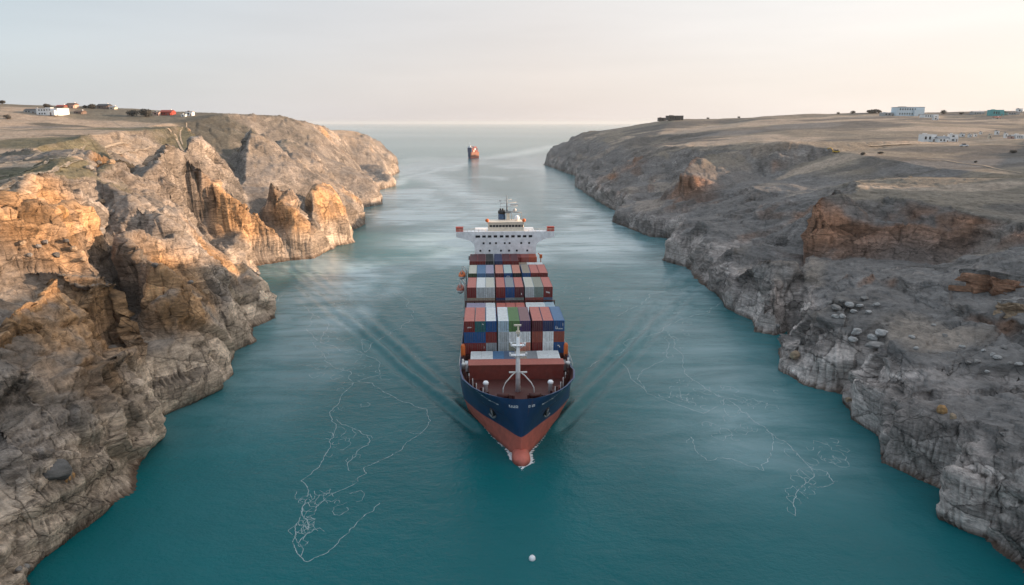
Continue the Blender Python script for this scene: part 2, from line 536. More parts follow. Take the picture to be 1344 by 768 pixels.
def build_bank(name, coast, end, tab, lines, extra, az_knots, seed, far):
    land = coast + end + far
    full = coast + end
    sgn = -1 if name == 'terrain_left' else 1
    # --- control net
    pts, offs, edges = [], [], []
    def add(x, y, off):
        pts.append(Vector((x, y))); offs.append(off); return len(pts) - 1
    idx = [add(x, y, 0.0) for x, y in full]
    edges += list(zip(idx[:-1], idx[1:]))
    for ln in lines:
        prev = None
        for (px, py, mode, val) in ln:
            x, y, z = solve(px, py, mode, val, land, full, tab)
            d = float(seg_dist(np.array([x], np.float32), np.array([y], np.float32), full)[0])
            i = add(x, y, z - float(prof(d, tab)))
            if prev is not None: edges.append((prev, i))
            prev = i
    for (x, y, z) in extra:
        d = float(seg_dist(np.array([x], np.float32), np.array([y], np.float32), full)[0])
        add(x, y, z - float(prof(d, tab)))
    for x, y in [(sgn * 5000, -2500), (sgn * 5000, 5000), (-sgn * 900, -2500), (-sgn * 900, 5000), (sgn * 1500, 1600), (sgn * 1500, 500), (sgn * 600, -300)]:
        add(x, y, 0.0)
    n_in = len(pts)
    ov, oe, of, ovo, _, _ = geometry.delaunay_2d_cdt(pts, edges, [], 0, 1e-4)
    ooff = []
    for v, orig in zip(ov, ovo):
        if orig:
            ooff.append(offs[orig[0]])
        else:
            ooff.append(0.0)
    # --- polar grid about the camera's foot: cells grow with distance
    az = np.concatenate([np.linspace(a, b, n, endpoint=False) for a, b, n in az_knots] + [[az_knots[-1][1]]])
    r = [46.0]
    while r[-1] < 3200:
        q = r[-1]
        r.append(q * (1.0034 if q < 420 else 1.0042 if q < 1000 else 1.012))
    r = np.array(r)
    A, RR = np.meshgrid(np.radians(az), r)
    X = (np.sin(A) * RR).astype(np.float32); Y = (np.cos(A) * RR).astype(np.float32)
    # crooked shoreline
    wx = X + 1.5 * fbm2(X, Y, 17, 3, seed) + 0.6 * fbm2(X, Y, 4.5, 2, seed + 9)
    wy = Y + 1.5 * fbm2(X, Y, 17, 3, seed + 4) + 0.6 * fbm2(X, Y, 4.5, 2, seed + 13)
    ins = inside(wx, wy, land)
    d = seg_dist(wx, wy, full)
    Z = prof(d, tab).astype(np.float32)
    # --- offsets from the triangle net
    OFF = np.zeros_like(Z)
    for f in of:
        (ax, ay), (bx, by), (cx, cy) = [ov[i] for i in f]
        m = [ooff[i] for i in f]
        if abs(m[0]) + abs(m[1]) + abs(m[2]) < 1e-6: continue
        den = (by - cy) * (ax - cx) + (cx - bx) * (ay - cy)
        if abs(den) < 1e-9: continue
        sel = np.nonzero((wx >= min(ax, bx, cx)) & (wx <= max(ax, bx, cx)) & (wy >= min(ay, by, cy)) & (wy <= max(ay, by, cy)))
        if len(sel[0]) == 0: continue
        x, y = wx[sel], wy[sel]
        l0 = ((by - cy) * (x - cx) + (cx - bx) * (y - cy)) / den
        l1 = ((cy - ay) * (x - cx) + (ax - cx) * (y - cy)) / den
        l2 = 1 - l0 - l1
        ok = (l0 >= -1e-6) & (l1 >= -1e-6) & (l2 >= -1e-6)
        OFF[sel[0][ok], sel[1][ok]] = (l0 * m[0] + l1 * m[1] + l2 * m[2])[ok]
    land_z = Z + OFF
    # slope of the bare form
    def slope_of(Zq):
        dr = np.gradient(Zq, axis=0) / np.gradient(RR, axis=0)
        da = np.gradient(Zq, axis=1) / (np.gradient(A, axis=1) * RR)
        gx = dr * np.sin(A) + da * np.cos(A); gy = dr * np.cos(A) - da * np.sin(A)
        return gx, gy
    gx, gy = slope_of(land_z)
    sl = np.sqrt(gx * gx + gy * gy)
    steep = np.clip((sl - .22) / .5, 0, 1)
    # rolling plateau
    flat = 1 - steep
    amp = np.clip(d / 60, 0, 1)
    Z = Z + amp * (2.2 * fbm2(X, Y, 120, 3, seed + 20) + 1.0 * flat * np.clip(d / 150, 0, 1) * fbm2(X, Y, 45, 2, seed + 22) + flat * .5 * fbm2(X, Y, 18, 3, seed + 25))
    # ribs and gullies running down the cliffs
    calm = np.clip(1 + OFF / 12, .25, 1)
    rib = fbm2(X, Y, 46, 2, seed + 30); rib = .5 - np.abs(rib) * 1.6
    ero = np.clip(d / 10, 0, 1) * np.clip(1.6 - d / 60, .05, 1)
    Z = Z + ero * rib * (1.6 + 6.0 * np.clip((RR - 300) / 260, 0, 1) * np.clip(d / 25, 0, 1)) * np.maximum(calm, .5)
    # joint-bounded slabs: the rock breaks into big tilted blocks with steep cut faces between them
    for s, bl, tk, sd, grow in SLABS[name]:
        Q = np.nonzero(ins & (d > 2.5) & (d < 170) & (RR < 1400))
        x, y = X[Q], Y[Q]
        qx = (x + s * .30 * fbm2(x, y, s * 1.1, 2, seed + sd)) / (s * 1.35)
        qy = (y + s * .30 * fbm2(x, y, s * 1.1, 2, seed + sd + 5)) / s
        xi, yi = np.floor(qx).astype(np.int32), np.floor(qy).astype(np.int32)
        d1 = np.full(x.shape, 9.0, np.float32); d2 = d1.copy(); cid = np.zeros(x.shape, np.int64); cid2 = cid.copy()
        for dx in (-1, 0, 1):
            for dy in (-1, 0, 1):
                cx, cy = xi + dx, yi + dy
                a0, a1 = _h(cx, cy, cx * 0, seed + sd + 11), _h(cx, cy, cx * 0, seed + sd + 12)
                dd = (qx - cx - .1 - .8 * a0) ** 2 + (qy - cy - .1 - .8 * a1) ** 2
                m = dd < d1; m2 = (~m) & (dd < d2)
                me_ = (cx.astype(np.int64) + 5000) * 20000 + cy + 5000
                cid2 = np.where(m, cid, np.where(m2, me_, cid2)); d2 = np.where(m, d1, np.where(m2, dd, d2))
                cid = np.where(m, me_, cid); d1 = np.where(m, dd, d1)
        uq, inv = np.unique(cid, return_inverse=True)
        inv2 = np.clip(np.searchsorted(uq, cid2), 0, len(uq) - 1); inv2 = np.where(uq[inv2] == cid2, inv2, inv)
        cnt = np.bincount(inv).astype(np.float32)
        mean = lambda v: (np.bincount(inv, weights=v) / cnt)
        wgt = RR[Q] ** 2           # even out the finer mesh close to the camera
        ws = np.bincount(inv, weights=wgt)
        wm = lambda v: np.bincount(inv, weights=v * wgt) / ws
        gxq, gyq = slope_of(Z)
        mx, my, mz = wm(x), wm(y), wm(Z[Q])
        sx, sy = wm(np.clip(gxq[Q], -1.3, 1.3)), wm(np.clip(gyq[Q], -1.0, 1.0))
        g = np.random.default_rng(seed + sd)
        n = len(cnt)
        tx, ty = sx * tk + g.normal(0, .16, n), sy * tk * .6 + g.normal(0, .20, n)
        lift = g.normal(0, .045 * s, n)
        pl = lambda v: (mz + lift)[v] + tx[v] * (x - mx[v]) + ty[v] * (y - my[v])
        za, zb_ = pl(inv), pl(inv2)
        wid = np.clip(np.abs(za - zb_) * .28, .4, 5)
        mixw = np.clip(.5 + (np.sqrt(d2) - np.sqrt(d1)) * s * 1.1 / wid * .5, .5, 1)
        zc = za * mixw + zb_ * (1 - mixw)
        zc = zc - .045 * s * np.exp(-((np.sqrt(d2) - np.sqrt(d1)) * s / 1.3) ** 2) * np.clip(g.uniform(-.6, 1.2, n)[inv], 0, 1)
        w = bl * np.clip((d[Q] - 2.5) / 5, 0, 1) * np.clip((grow - d[Q]) / 25, 0, 1)
        Z[Q] = np.maximum(Z[Q] + w * (zc - Z[Q]), .5 + np.minimum(d[Q], 8) * .6)
    Z = np.where(ins, np.maximum(Z + OFF, .3 + np.minimum(d, 10) * .45), Z)
    fine = np.clip((1100 - RR) / 500, .25, 1)
    # rock facets displaced along the normal
    gx, gy = slope_of(Z)
    nl = np.sqrt(gx * gx + gy * gy + 1)
    nx, ny, nz = -gx / nl, -gy / nl, 1 / nl
    steep = np.clip((np.sqrt(gx * gx + gy * gy) - .75) / .55, 0, 1)
    slopy = np.clip((np.sqrt(gx * gx + gy * gy) - .2) / .4, 0, 1)
    # smooth the steep mask a little
    for _ in range(2):
        steep[1:-1] = (steep[:-2] + steep[1:-1] * 2 + steep[2:]) / 4
        steep[:, 1:-1] = (steep[:, :-2] + steep[:, 1:-1] * 2 + steep[:, 2:]) / 4
    near = (d < 260) & ins | ((d < 4) & ~ins)
    S = np.nonzero(near & (RR < 1300))
    x, y, z = X[S], Y[S], Z[S]
    # bedding: rotate so that beds dip gently
    zb = z + .30 * x * sgn + .22 * y
    jx = x + 4 * fbm2(x, y, 25, 2, seed + 40); jy = y + 4 * fbm2(x, y, 25, 2, seed + 43)
    f0, e0, c0 = voro3(jx, jy * .9, zb * 1.1, 33.0, seed + 45, 1.0)
    f1, e1, c1 = voro3(jx, jy, zb * 1.3, 13.0, seed + 50, .9)
    f2, e2, c2 = voro3(jx * 1.1, jy, zb * 1.5, 5.0, seed + 60, .9)
    f3, e3, c3 = voro3(jx, jy * 1.15, zb * 1.8, 2.1, seed + 70, .8)
    st = steep[S] * calm[S]
    msk = vnoise2(x / 34, y / 34, seed + 77) + .5
    strat = zb / 2.3 + 1.2 * fbm2(x, y, 22, 2, seed + 80)
    ks = np.floor(strat).astype(np.int32); fs = strat - ks
    lay = _h(ks, ks * 0, ks * 0, seed + 90) - .5
    lay = lay + (np.clip(fs * 5, 0, 1) * np.clip((1 - fs) * 5, 0, 1) - .8) * .5
    disp = np.maximum(st, slopy[S] * .8 * calm[S]) * (.07 * f0 + .10 * f1) + st * (.06 * f1 + .09 * f2 + .07 * f3 * fine[S]) + st * np.clip(msk * 2.4 - .6, 0, 1) * lay * 1.5
    disp = disp - st * .6 * np.exp(-(e1 / .035) ** 2) - st * .3 * np.exp(-(e2 / .05) ** 2)
    lo = (1 - st)
    disp = disp + lo * (.10 * f2 + .07 * f3 * fine[S]) * np.clip(1.3 - d[S] / 120, 0.05, 1)
    disp = disp + (.05 + .1 * st) * fbm2(x, y + zb, 2.2, 3, seed + 95) * fine[S]
    disp = disp * np.clip((z + 1.5) / 5, .25, 1)
    px = X.copy(); py = Y.copy(); pz = Z.copy()
    px[S] += nx[S] * disp; py[S] += ny[S] * disp; pz[S] += nz[S] * disp
    # sea bed beyond the shoreline
    sea = ~ins
    pz[sea] = np.maximum(-d[sea] * 1.1, -5)
    pz = np.where(ins, np.maximum(pz, .02 + np.minimum(d * .8, .4)), pz)

    # --- colours that belong to the rock and soil (no shade)
    n1 = fbm2(X, Y, 60, 4, seed + 100); n2 = fbm2(X, Y, 14, 3, seed + 110); n3 = fbm2(X, Y + pz * 2, 5, 3, seed + 115)
    C = np.zeros(X.shape + (3,), np.float32)
    def lerp(c, m):
        C[:] = C + (np.array(c, np.float32) - C) * np.clip(m, 0, 1)[..., None]
    P = PAL[name]
    C[:] = P['rock']
    lerp(P['rock2'], np.clip(n1 * 1.6 + .5 + n2 * .5, 0, 1))
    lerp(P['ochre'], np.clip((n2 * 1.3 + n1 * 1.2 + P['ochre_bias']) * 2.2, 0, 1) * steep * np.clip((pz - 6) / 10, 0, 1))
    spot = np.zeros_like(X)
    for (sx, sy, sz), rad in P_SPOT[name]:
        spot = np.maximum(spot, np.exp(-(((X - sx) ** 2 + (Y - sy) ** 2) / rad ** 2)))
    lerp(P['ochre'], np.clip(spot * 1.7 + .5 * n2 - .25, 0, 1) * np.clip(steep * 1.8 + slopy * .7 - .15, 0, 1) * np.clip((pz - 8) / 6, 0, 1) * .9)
    lerp(P['scree'], np.maximum(np.clip(1.0 - steep * 1.25, 0, 1), 1.2 - 1.2 * calm) * .85)
    top = np.clip((land_z - P['top'][0]) / P['top'][1], 0, 1) * np.clip((d - 24) / 18, 0, 1) * np.clip(1 - steep * 1.6, 0, 1)
    top = top * np.clip(1.4 - slopy * 1.2, 0, 1)
    lerp(P['grass'], top)
    # sandy and dark patches of the plateau, stretched along the fields
    p1 = fbm2(X * .45 + Y * .1, Y * 1.0, 70, 3, seed + 120)
    p2 = fbm2(X * .5, Y * 1.3 + X * .2, 45, 3, seed + 125)
    lerp(P['sand'], top * np.clip((p1 - .08) * 9, 0, 1) * .95)
    lerp(P['dark'], top * np.clip((p2 - .08) * 8, 0, 1) * .85)
    lerp(P['sand'], np.clip((fbm2(X, Y, 28, 2, seed + 127) - .35) * 6, 0, 1) * (1 - steep) * .5 * (1 - top))
    # fields, sand sheets and grey washes of the plateau
    fx = X + 9 * fbm2(X, Y, 30, 3, seed + 140); fy = Y + 9 * fbm2(X, Y, 30, 3, seed + 145)
    for (px_, py_), zc_, rx, ry, key in FIELDS[name]:
        cx, cy, _ = ray(px_, py_, zc_)
        e = np.sqrt(((fx - cx) / rx) ** 2 + ((fy - cy) / ry) ** 2)
        lerp(P[key], np.clip((1.05 - e) * 5, 0, 1) * np.clip(1 - steep * 1.5, 0, 1) * .9)
    # washed band and tide line at the foot of the cliffs
    band = np.clip((P['band'] + 3.5 * n2 - pz) / 3.0, 0, 1) * np.clip(steep * 2 + .45, 0, 1)
    lerp(P['pale'], band * .85 * np.clip(1.25 - (RR - 180) / 260, .22, 1) * np.clip(1.0 + n1 * .9, .35, 1))
    if S[0].size:
        tint = np.ones_like(X)
        tint[S] = (.86 + .28 * c1) * (.88 + .24 * c2) * (.93 + .14 * c3)
        crack = np.ones_like(X)
        crack[S] = 1 - st * (.35 * np.exp(-(e1 / .03) ** 2) + .3 * np.exp(-(e2 / .045) ** 2) + .22 * np.exp(-(e3 / .06) ** 2) * fine[S])
        rest = 1 - .65 * (1 - steep)
        C *= ((1 + (tint - 1) * rest) * crack)[..., None]
        bedt = np.zeros_like(X); bedt[S] = (lay + .2)
        C *= (1 + .16 * bedt * steep)[..., None]
    C *= (1 + .22 * n3)[..., None]
    lerp((.075, .045, .028), np.clip((.85 + .4 * n3 - pz) / .4, 0, 1) * .9)
    C = np.clip(C, .01, .8)

    # --- mesh
    nr, na = X.shape
    keep_v = ~((d > 9) & sea)
    ii = np.arange(nr * na).reshape(nr, na)
    q = np.stack([ii[:-1, :-1], ii[:-1, 1:], ii[1:, 1:], ii[1:, :-1]], -1)
    kq = keep_v[:-1, :-1] | keep_v[:-1, 1:] | keep_v[1:, 1:] | keep_v[1:, :-1]
    q = q[kq]
    used = np.zeros(nr * na, bool); used[q.ravel()] = True
    remap = np.cumsum(used) - 1
    co = np.stack([px, py, pz], -1).reshape(-1, 3)[used].astype(np.float32)
    q = remap[q][:, ::-1].astype(np.int32)
    me = bpy.data.meshes.new(name)
    me.vertices.add(len(co)); me.vertices.foreach_set('co', co.ravel())
    me.loops.add(q.size); me.loops.foreach_set('vertex_index', q.ravel())
    me.polygons.add(len(q)); me.polygons.foreach_set('loop_start', np.arange(0, q.size, 4, dtype=np.int32))
    me.polygons.foreach_set('use_smooth', np.ones(len(q), bool))
    me.update()
    at = me.attributes.new('ground', 'FLOAT_COLOR', 'POINT')
    cc = np.ones((len(co), 4), np.float32); cc[:, :3] = C.reshape(-1, 3)[used]
    at.data.foreach_set('color', cc.ravel())
    at2 = me.attributes.new('steep', 'FLOAT', 'POINT')
    at2.data.foreach_set('value', np.maximum(steep, slopy * .55 * np.clip(1.5 - top * 1.5, 0, 1)).reshape(-1)[used].astype(np.float32))
    me.materials.append(M_LAND)
    o = bpy.data.objects.new(name, me)
    COL.objects.link(o)
    HF[name] = (np.radians(az), r, pz)
    return o


HF = {}


def ground_z(x, y):
    a, rr = math.atan2(x, y), math.hypot(x, y)
    az, r, Z = HF['terrain_left' if x < 0 else 'terrain_right']
    i = min(max(np.searchsorted(r, rr) - 1, 0), len(r) - 2); j = min(max(np.searchsorted(az, a) - 1, 0), len(az) - 2)
    u = min(max((rr - r[i]) / (r[i + 1] - r[i]), 0), 1); v = min(max((a - az[j]) / (az[j + 1] - az[j]), 0), 1)
    return float((Z[i, j] * (1 - v) + Z[i, j + 1] * v) * (1 - u) + (Z[i + 1, j] * (1 - v) + Z[i + 1, j + 1] * v) * u)


def on_ground(px, py, zmin=60.0, zmax=2500.0):
    """Where the line of sight through a photo pixel meets the land (or its nearest pass, on a skyline)."""
    zc, best = zmin, None
    b = (py - 161.0) / KPX
    while zc < zmax:
        x, y, z = ray(px, py, zc)
        g = ground_z(x, y)
        if g < .5: gap = 1e9
        else: gap = z - g
        if gap <= 0:
            return (x, y, g)
        if gap < 1e8 and (best is None or gap / zc < best[0]):
            best = (gap / zc, (x, y, g))
        zc *= 1.004
    return best[1]


def land_material():
    m, nt, b = node_mat('rock_and_soil')
    L = nt.links.new
    geo = N(nt, 'ShaderNodeNewGeometry')
    at = N(nt, 'ShaderNodeAttribute', attribute_name='ground')
    sp = N(nt, 'ShaderNodeAttribute', attribute_name='steep')
    mp = N(nt, 'ShaderNodeMapping'); mp.inputs['Rotation'].default_value = (.25, -.2, .3); mp.inputs['Scale'].default_value = (1, 1, 2.2)
    L(geo.outputs['Position'], mp.inputs['Vector'])
    n1 = N(nt, 'ShaderNodeTexNoise', i_Scale=.55, i_Detail=9.0, i_Roughness=.68, i_Distortion=.2)
    n2 = N(nt, 'ShaderNodeTexNoise', i_Scale=.11, i_Detail=6.0, i_Roughness=.6)
    n3 = N(nt, 'ShaderNodeTexNoise', i_Scale=2.6, i_Detail=6.0, i_Roughness=.7)
    wv = N(nt, 'ShaderNodeTexNoise', i_Scale=.35, i_Detail=7.0, i_Roughness=.62)
    mps = N(nt, 'ShaderNodeMapping'); mps.inputs['Rotation'].default_value = (.25, -.2, .3); mps.inputs['Scale'].default_value = (.35, .35, 5.0)
    L(geo.outputs['Position'], mps.inputs['Vector'])
    L(mps.outputs[0], wv.inputs['Vector'])
    for n in (n1, n3): L(mp.outputs[0], n.inputs['Vector'])
    L(geo.outputs['Position'], n2.inputs['Vector'])
    ve = N(nt, 'ShaderNodeTexVoronoi', feature='DISTANCE_TO_EDGE', i_Scale=.42)
    L(n1.outputs['Color'], ve.inputs['Vector'])
    add = N(nt, 'ShaderNodeVectorMath', operation='MULTIPLY_ADD'); add.inputs[1].default_value = (2.4, 2.4, 2.4)
    L(n1.outputs['Color'], add.inputs[0]); L(mp.outputs[0], add.inputs[2]); L(add.outputs[0], ve.inputs['Vector'])
    cr = ramp(nt, ve.outputs['Distance'], [(0.0, .72), (.04, 1.0)])
    ml = ramp(nt, n1.outputs['Fac'], [(.27, .50), (.5, 1.0), (.74, 1.46)])
    m3 = ramp(nt, n3.outputs['Fac'], [(.3, .80), (.7, 1.18)])
    ms = ramp(nt, wv.outputs['Fac'], [(.3, .66), (.55, 1.03), (.72, 1.32)])
    m2 = ramp(nt, n2.outputs['Fac'], [(.3, .86), (.7, 1.14)])
    vb = N(nt, 'ShaderNodeTexVoronoi', feature='F1', i_Scale=.085); L(add.outputs[0], vb.inputs['Vector'])
    vbe = N(nt, 'ShaderNodeTexVoronoi', feature='DISTANCE_TO_EDGE', i_Scale=.085); L(add.outputs[0], vbe.inputs['Vector'])
    vg = N(nt, 'ShaderNodeRGBToBW'); L(vb.outputs['Color'], vg.inputs[0])
    vr = ramp(nt, vg.outputs[0], [(.2, .66), (.8, 1.32)])
    vc = ramp(nt, vbe.outputs['Distance'], [(0.0, .4), (.012, .85), (.03, 1.0)])
    blk = mixc(nt, 1.0, vr.outputs[0], vc.outputs[0], 'MULTIPLY')
    # two families of long joints crossing the rock
    joint = None
    for k, (dirv, sc_, seedm) in enumerate((((.55, .60, .58), .11, .05), ((-.62, .30, .72), .16, .065), ((.2, -.15, .97), .30, .045))):
        dt = N(nt, 'ShaderNodeVectorMath', operation='DOT_PRODUCT'); dt.inputs[1].default_value = dirv
        L(geo.outputs['Position'], dt.inputs[0])
        nn = N(nt, 'ShaderNodeTexNoise', i_Scale=seedm, i_Detail=3.0); L(geo.outputs['Position'], nn.inputs['Vector'])
        ma = N(nt, 'ShaderNodeMath', operation='MULTIPLY_ADD'); ma.inputs[1].default_value = 26.0
        L(nn.outputs['Fac'], ma.inputs[0]); L(dt.outputs['Value'], ma.inputs[2])
        v1 = N(nt, 'ShaderNodeTexVoronoi', voronoi_dimensions='1D', feature='DISTANCE_TO_EDGE', i_Scale=sc_); L(ma.outputs[0], v1.inputs['W'])
        jr = ramp(nt, v1.outputs['Distance'], [(0.0, .42), (.018, .9), (.035, 1.0)])
        nm = N(nt, 'ShaderNodeTexNoise', i_Scale=.055, i_Detail=2.0); L(mps.outputs[0] if k == 2 else mp.outputs[0], nm.inputs['Vector'])
        mk = ramp(nt, nm.outputs['Fac'], [(.42, 0.0), (.56, 1.0)])
        jj = mixc(nt, mk.outputs[0], (1, 1, 1), jr.outputs[0])
        joint = jj if joint is None else mixc(nt, 1.0, joint, jj, 'MULTIPLY')
    blk = mixc(nt, 1.0, blk, joint, 'MULTIPLY')
    c = mixc(nt, 1.0, at.outputs['Color'], ml.outputs[0], 'MULTIPLY')
    c = mixc(nt, sp.outputs['Fac'], c, mixc(nt, 1.0, c, blk, 'MULTIPLY'))
    c = mixc(nt, 1.0, c, m3.outputs[0], 'MULTIPLY')
    c = mixc(nt, 1.0, c, m2.outputs[0], 'MULTIPLY')
    c = mixc(nt, sp.outputs['Fac'], c, mixc(nt, 1.0, c, ms.outputs[0], 'MULTIPLY'))
    c = mixc(nt, sp.outputs['Fac'], c, mixc(nt, 1.0, c, cr.outputs[0], 'MULTIPLY'))
    L(c, b.inputs['Base Color'])
    b.inputs['Roughness'].default_value = .93
    b.inputs['Specular IOR Level'].default_value = .25
    s = N(nt, 'ShaderNodeMath', operation='MULTIPLY_ADD'); s.inputs[1].default_value = .55; 
    L(n3.outputs['Fac'], s.inputs[0]); L(n1.outputs['Fac'], s.inputs[2])
    s2 = N(nt, 'ShaderNodeMath', operation='MULTIPLY_ADD'); s2.inputs[1].default_value = .9
    L(wv.outputs['Fac'], s2.inputs[0]); L(s.outputs[0], s2.inputs[2])
    bst = N(nt, 'ShaderNodeMath', operation='MULTIPLY_ADD'); bst.inputs[1].default_value = .45; bst.inputs[2].default_value = .35
    L(sp.outputs['Fac'], bst.inputs[0])
    bp = N(nt, 'ShaderNodeBump', i_Distance=.8)
    L(bst.outputs[0], bp.inputs['Strength'])
    L(s2.outputs[0], bp.inputs['Height'])
    bp2 = N(nt, 'ShaderNodeBump', i_Distance=.35, i_Strength=.35)
    L(cr.outputs[0], bp2.inputs['Height']); L(bp.outputs[0], bp2.inputs['Normal'])
    bp3 = N(nt, 'ShaderNodeBump', i_Distance=.6, i_Strength=.5)
    jc = N(nt, 'ShaderNodeMath', operation='MULTIPLY'); L(vc.outputs[0], jc.inputs[0]); L(joint, jc.inputs[1]); L(jc.outputs[0], bp3.inputs['Height']); L(bp2.outputs[0], bp3.inputs['Normal'])
    L(bp3.outputs[0], b.inputs['Normal'])
    return m


M_LAND = land_material()
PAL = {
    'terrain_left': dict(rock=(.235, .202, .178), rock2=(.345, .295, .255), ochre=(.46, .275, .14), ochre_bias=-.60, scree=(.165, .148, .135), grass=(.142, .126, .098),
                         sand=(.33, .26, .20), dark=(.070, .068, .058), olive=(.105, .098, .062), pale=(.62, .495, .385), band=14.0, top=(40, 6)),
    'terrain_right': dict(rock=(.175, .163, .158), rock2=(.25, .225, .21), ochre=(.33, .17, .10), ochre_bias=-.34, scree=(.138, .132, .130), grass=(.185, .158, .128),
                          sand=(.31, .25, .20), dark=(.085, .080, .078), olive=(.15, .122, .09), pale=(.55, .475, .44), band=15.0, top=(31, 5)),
}
FIELDS = {
    'terrain_left': [((60, 187), 310, 42, 26, 'olive'), ((30, 224), 190, 22, 20, 'olive'), ((235, 168), 430, 45, 40, 'olive'), ((190, 180), 305, 24, 16, 'sand'), ((15, 163), 430, 34, 22, 'sand'), ((125, 200), 262, 17, 12, 'scree'),
                     ((110, 164), 440, 50, 24, 'scree'), ((45, 206), 245, 26, 9, 'scree'), ((90, 172), 380, 30, 10, 'sand'), ((300, 158), 520, 40, 40, 'dark')],
    'terrain_right': [((1150, 183), 490, 42, 26, 'sand'), ((1230, 246), 262, 34, 8, 'sand'), ((1290, 222), 300, 44, 24, 'olive'), ((1090, 199), 410, 34, 9, 'sand'), ((1020, 185), 445, 17, 9, 'sand'), ((1110, 160), 680, 60, 50, 'dark'),
                      ((1055, 160), 720, 40, 40, 'scree'), ((1230, 166), 600, 60, 30, 'sand'), ((1260, 204), 370, 50, 12, 'scree'), ((905, 171), 800, 32, 50, 'sand'), ((945, 178), 690, 44, 40, 'scree'), ((1340, 196), 400, 40, 16, 'dark'), ((1200, 212), 345, 36, 14, 'scree')],
}
SPOTS = {
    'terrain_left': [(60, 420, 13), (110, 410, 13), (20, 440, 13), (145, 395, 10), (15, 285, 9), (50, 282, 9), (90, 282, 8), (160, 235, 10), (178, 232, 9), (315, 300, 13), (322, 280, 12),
                     (298, 335, 10), (240, 380, 10), (430, 262, 22), (450, 285, 20), (470, 262, 18), (383, 165, 40), (265, 190, 14), (250, 182, 12), (380, 300, 14), (495, 240, 25), (228, 395, 9)],
    'terrain_right': [(1085, 300, 12), (1110, 300, 12, 231), (1140, 300, 13, 228), (1175, 303, 13, 226), (1210, 305, 13, 220), (1250, 310, 12, 212), (925, 222, 26), (898, 245, 20), (985, 205, 26), (1030, 200, 18), (1292, 362, 6), (1322, 392, 6), (820, 225, 30)],
}
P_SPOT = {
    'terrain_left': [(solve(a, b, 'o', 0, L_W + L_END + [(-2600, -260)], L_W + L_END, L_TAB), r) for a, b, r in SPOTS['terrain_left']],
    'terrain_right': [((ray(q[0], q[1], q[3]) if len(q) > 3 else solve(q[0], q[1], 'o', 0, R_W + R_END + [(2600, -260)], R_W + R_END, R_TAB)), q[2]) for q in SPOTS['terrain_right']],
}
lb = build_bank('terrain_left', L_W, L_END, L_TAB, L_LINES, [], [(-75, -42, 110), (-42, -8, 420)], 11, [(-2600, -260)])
rb = build_bank('terrain_right', R_W, R_END, R_TAB, R_LINES, SHADE_HILL, [(2, 42, 480), (42, 110, 170)], 37, [(2600, -260)])
for o in (lb, rb):
    tag(o, kind='structure')
tag(lb, 'sunlit ochre and grey rock bank on the left of the strait under a brown plateau', 'bank')
tag(rb, 'shaded grey rock bank on the right of the strait under a brown plateau', 'bank')
# ------------------------------------------------------------------ sea: one sheet to the horizon
SHIP_RZ = math.atan((CX - 637.0) / FPX * COSP)
BOW = ray_z(684, 577, 0)               # foot of the stem
SHIP_O = Vector((BOW[0], BOW[1], 0))


def ship_to_world(x, y):
    c, s = math.cos(SHIP_RZ), math.sin(SHIP_RZ)
    return (SHIP_O.x + x * c - y * s, SHIP_O.y + x * s + y * c)


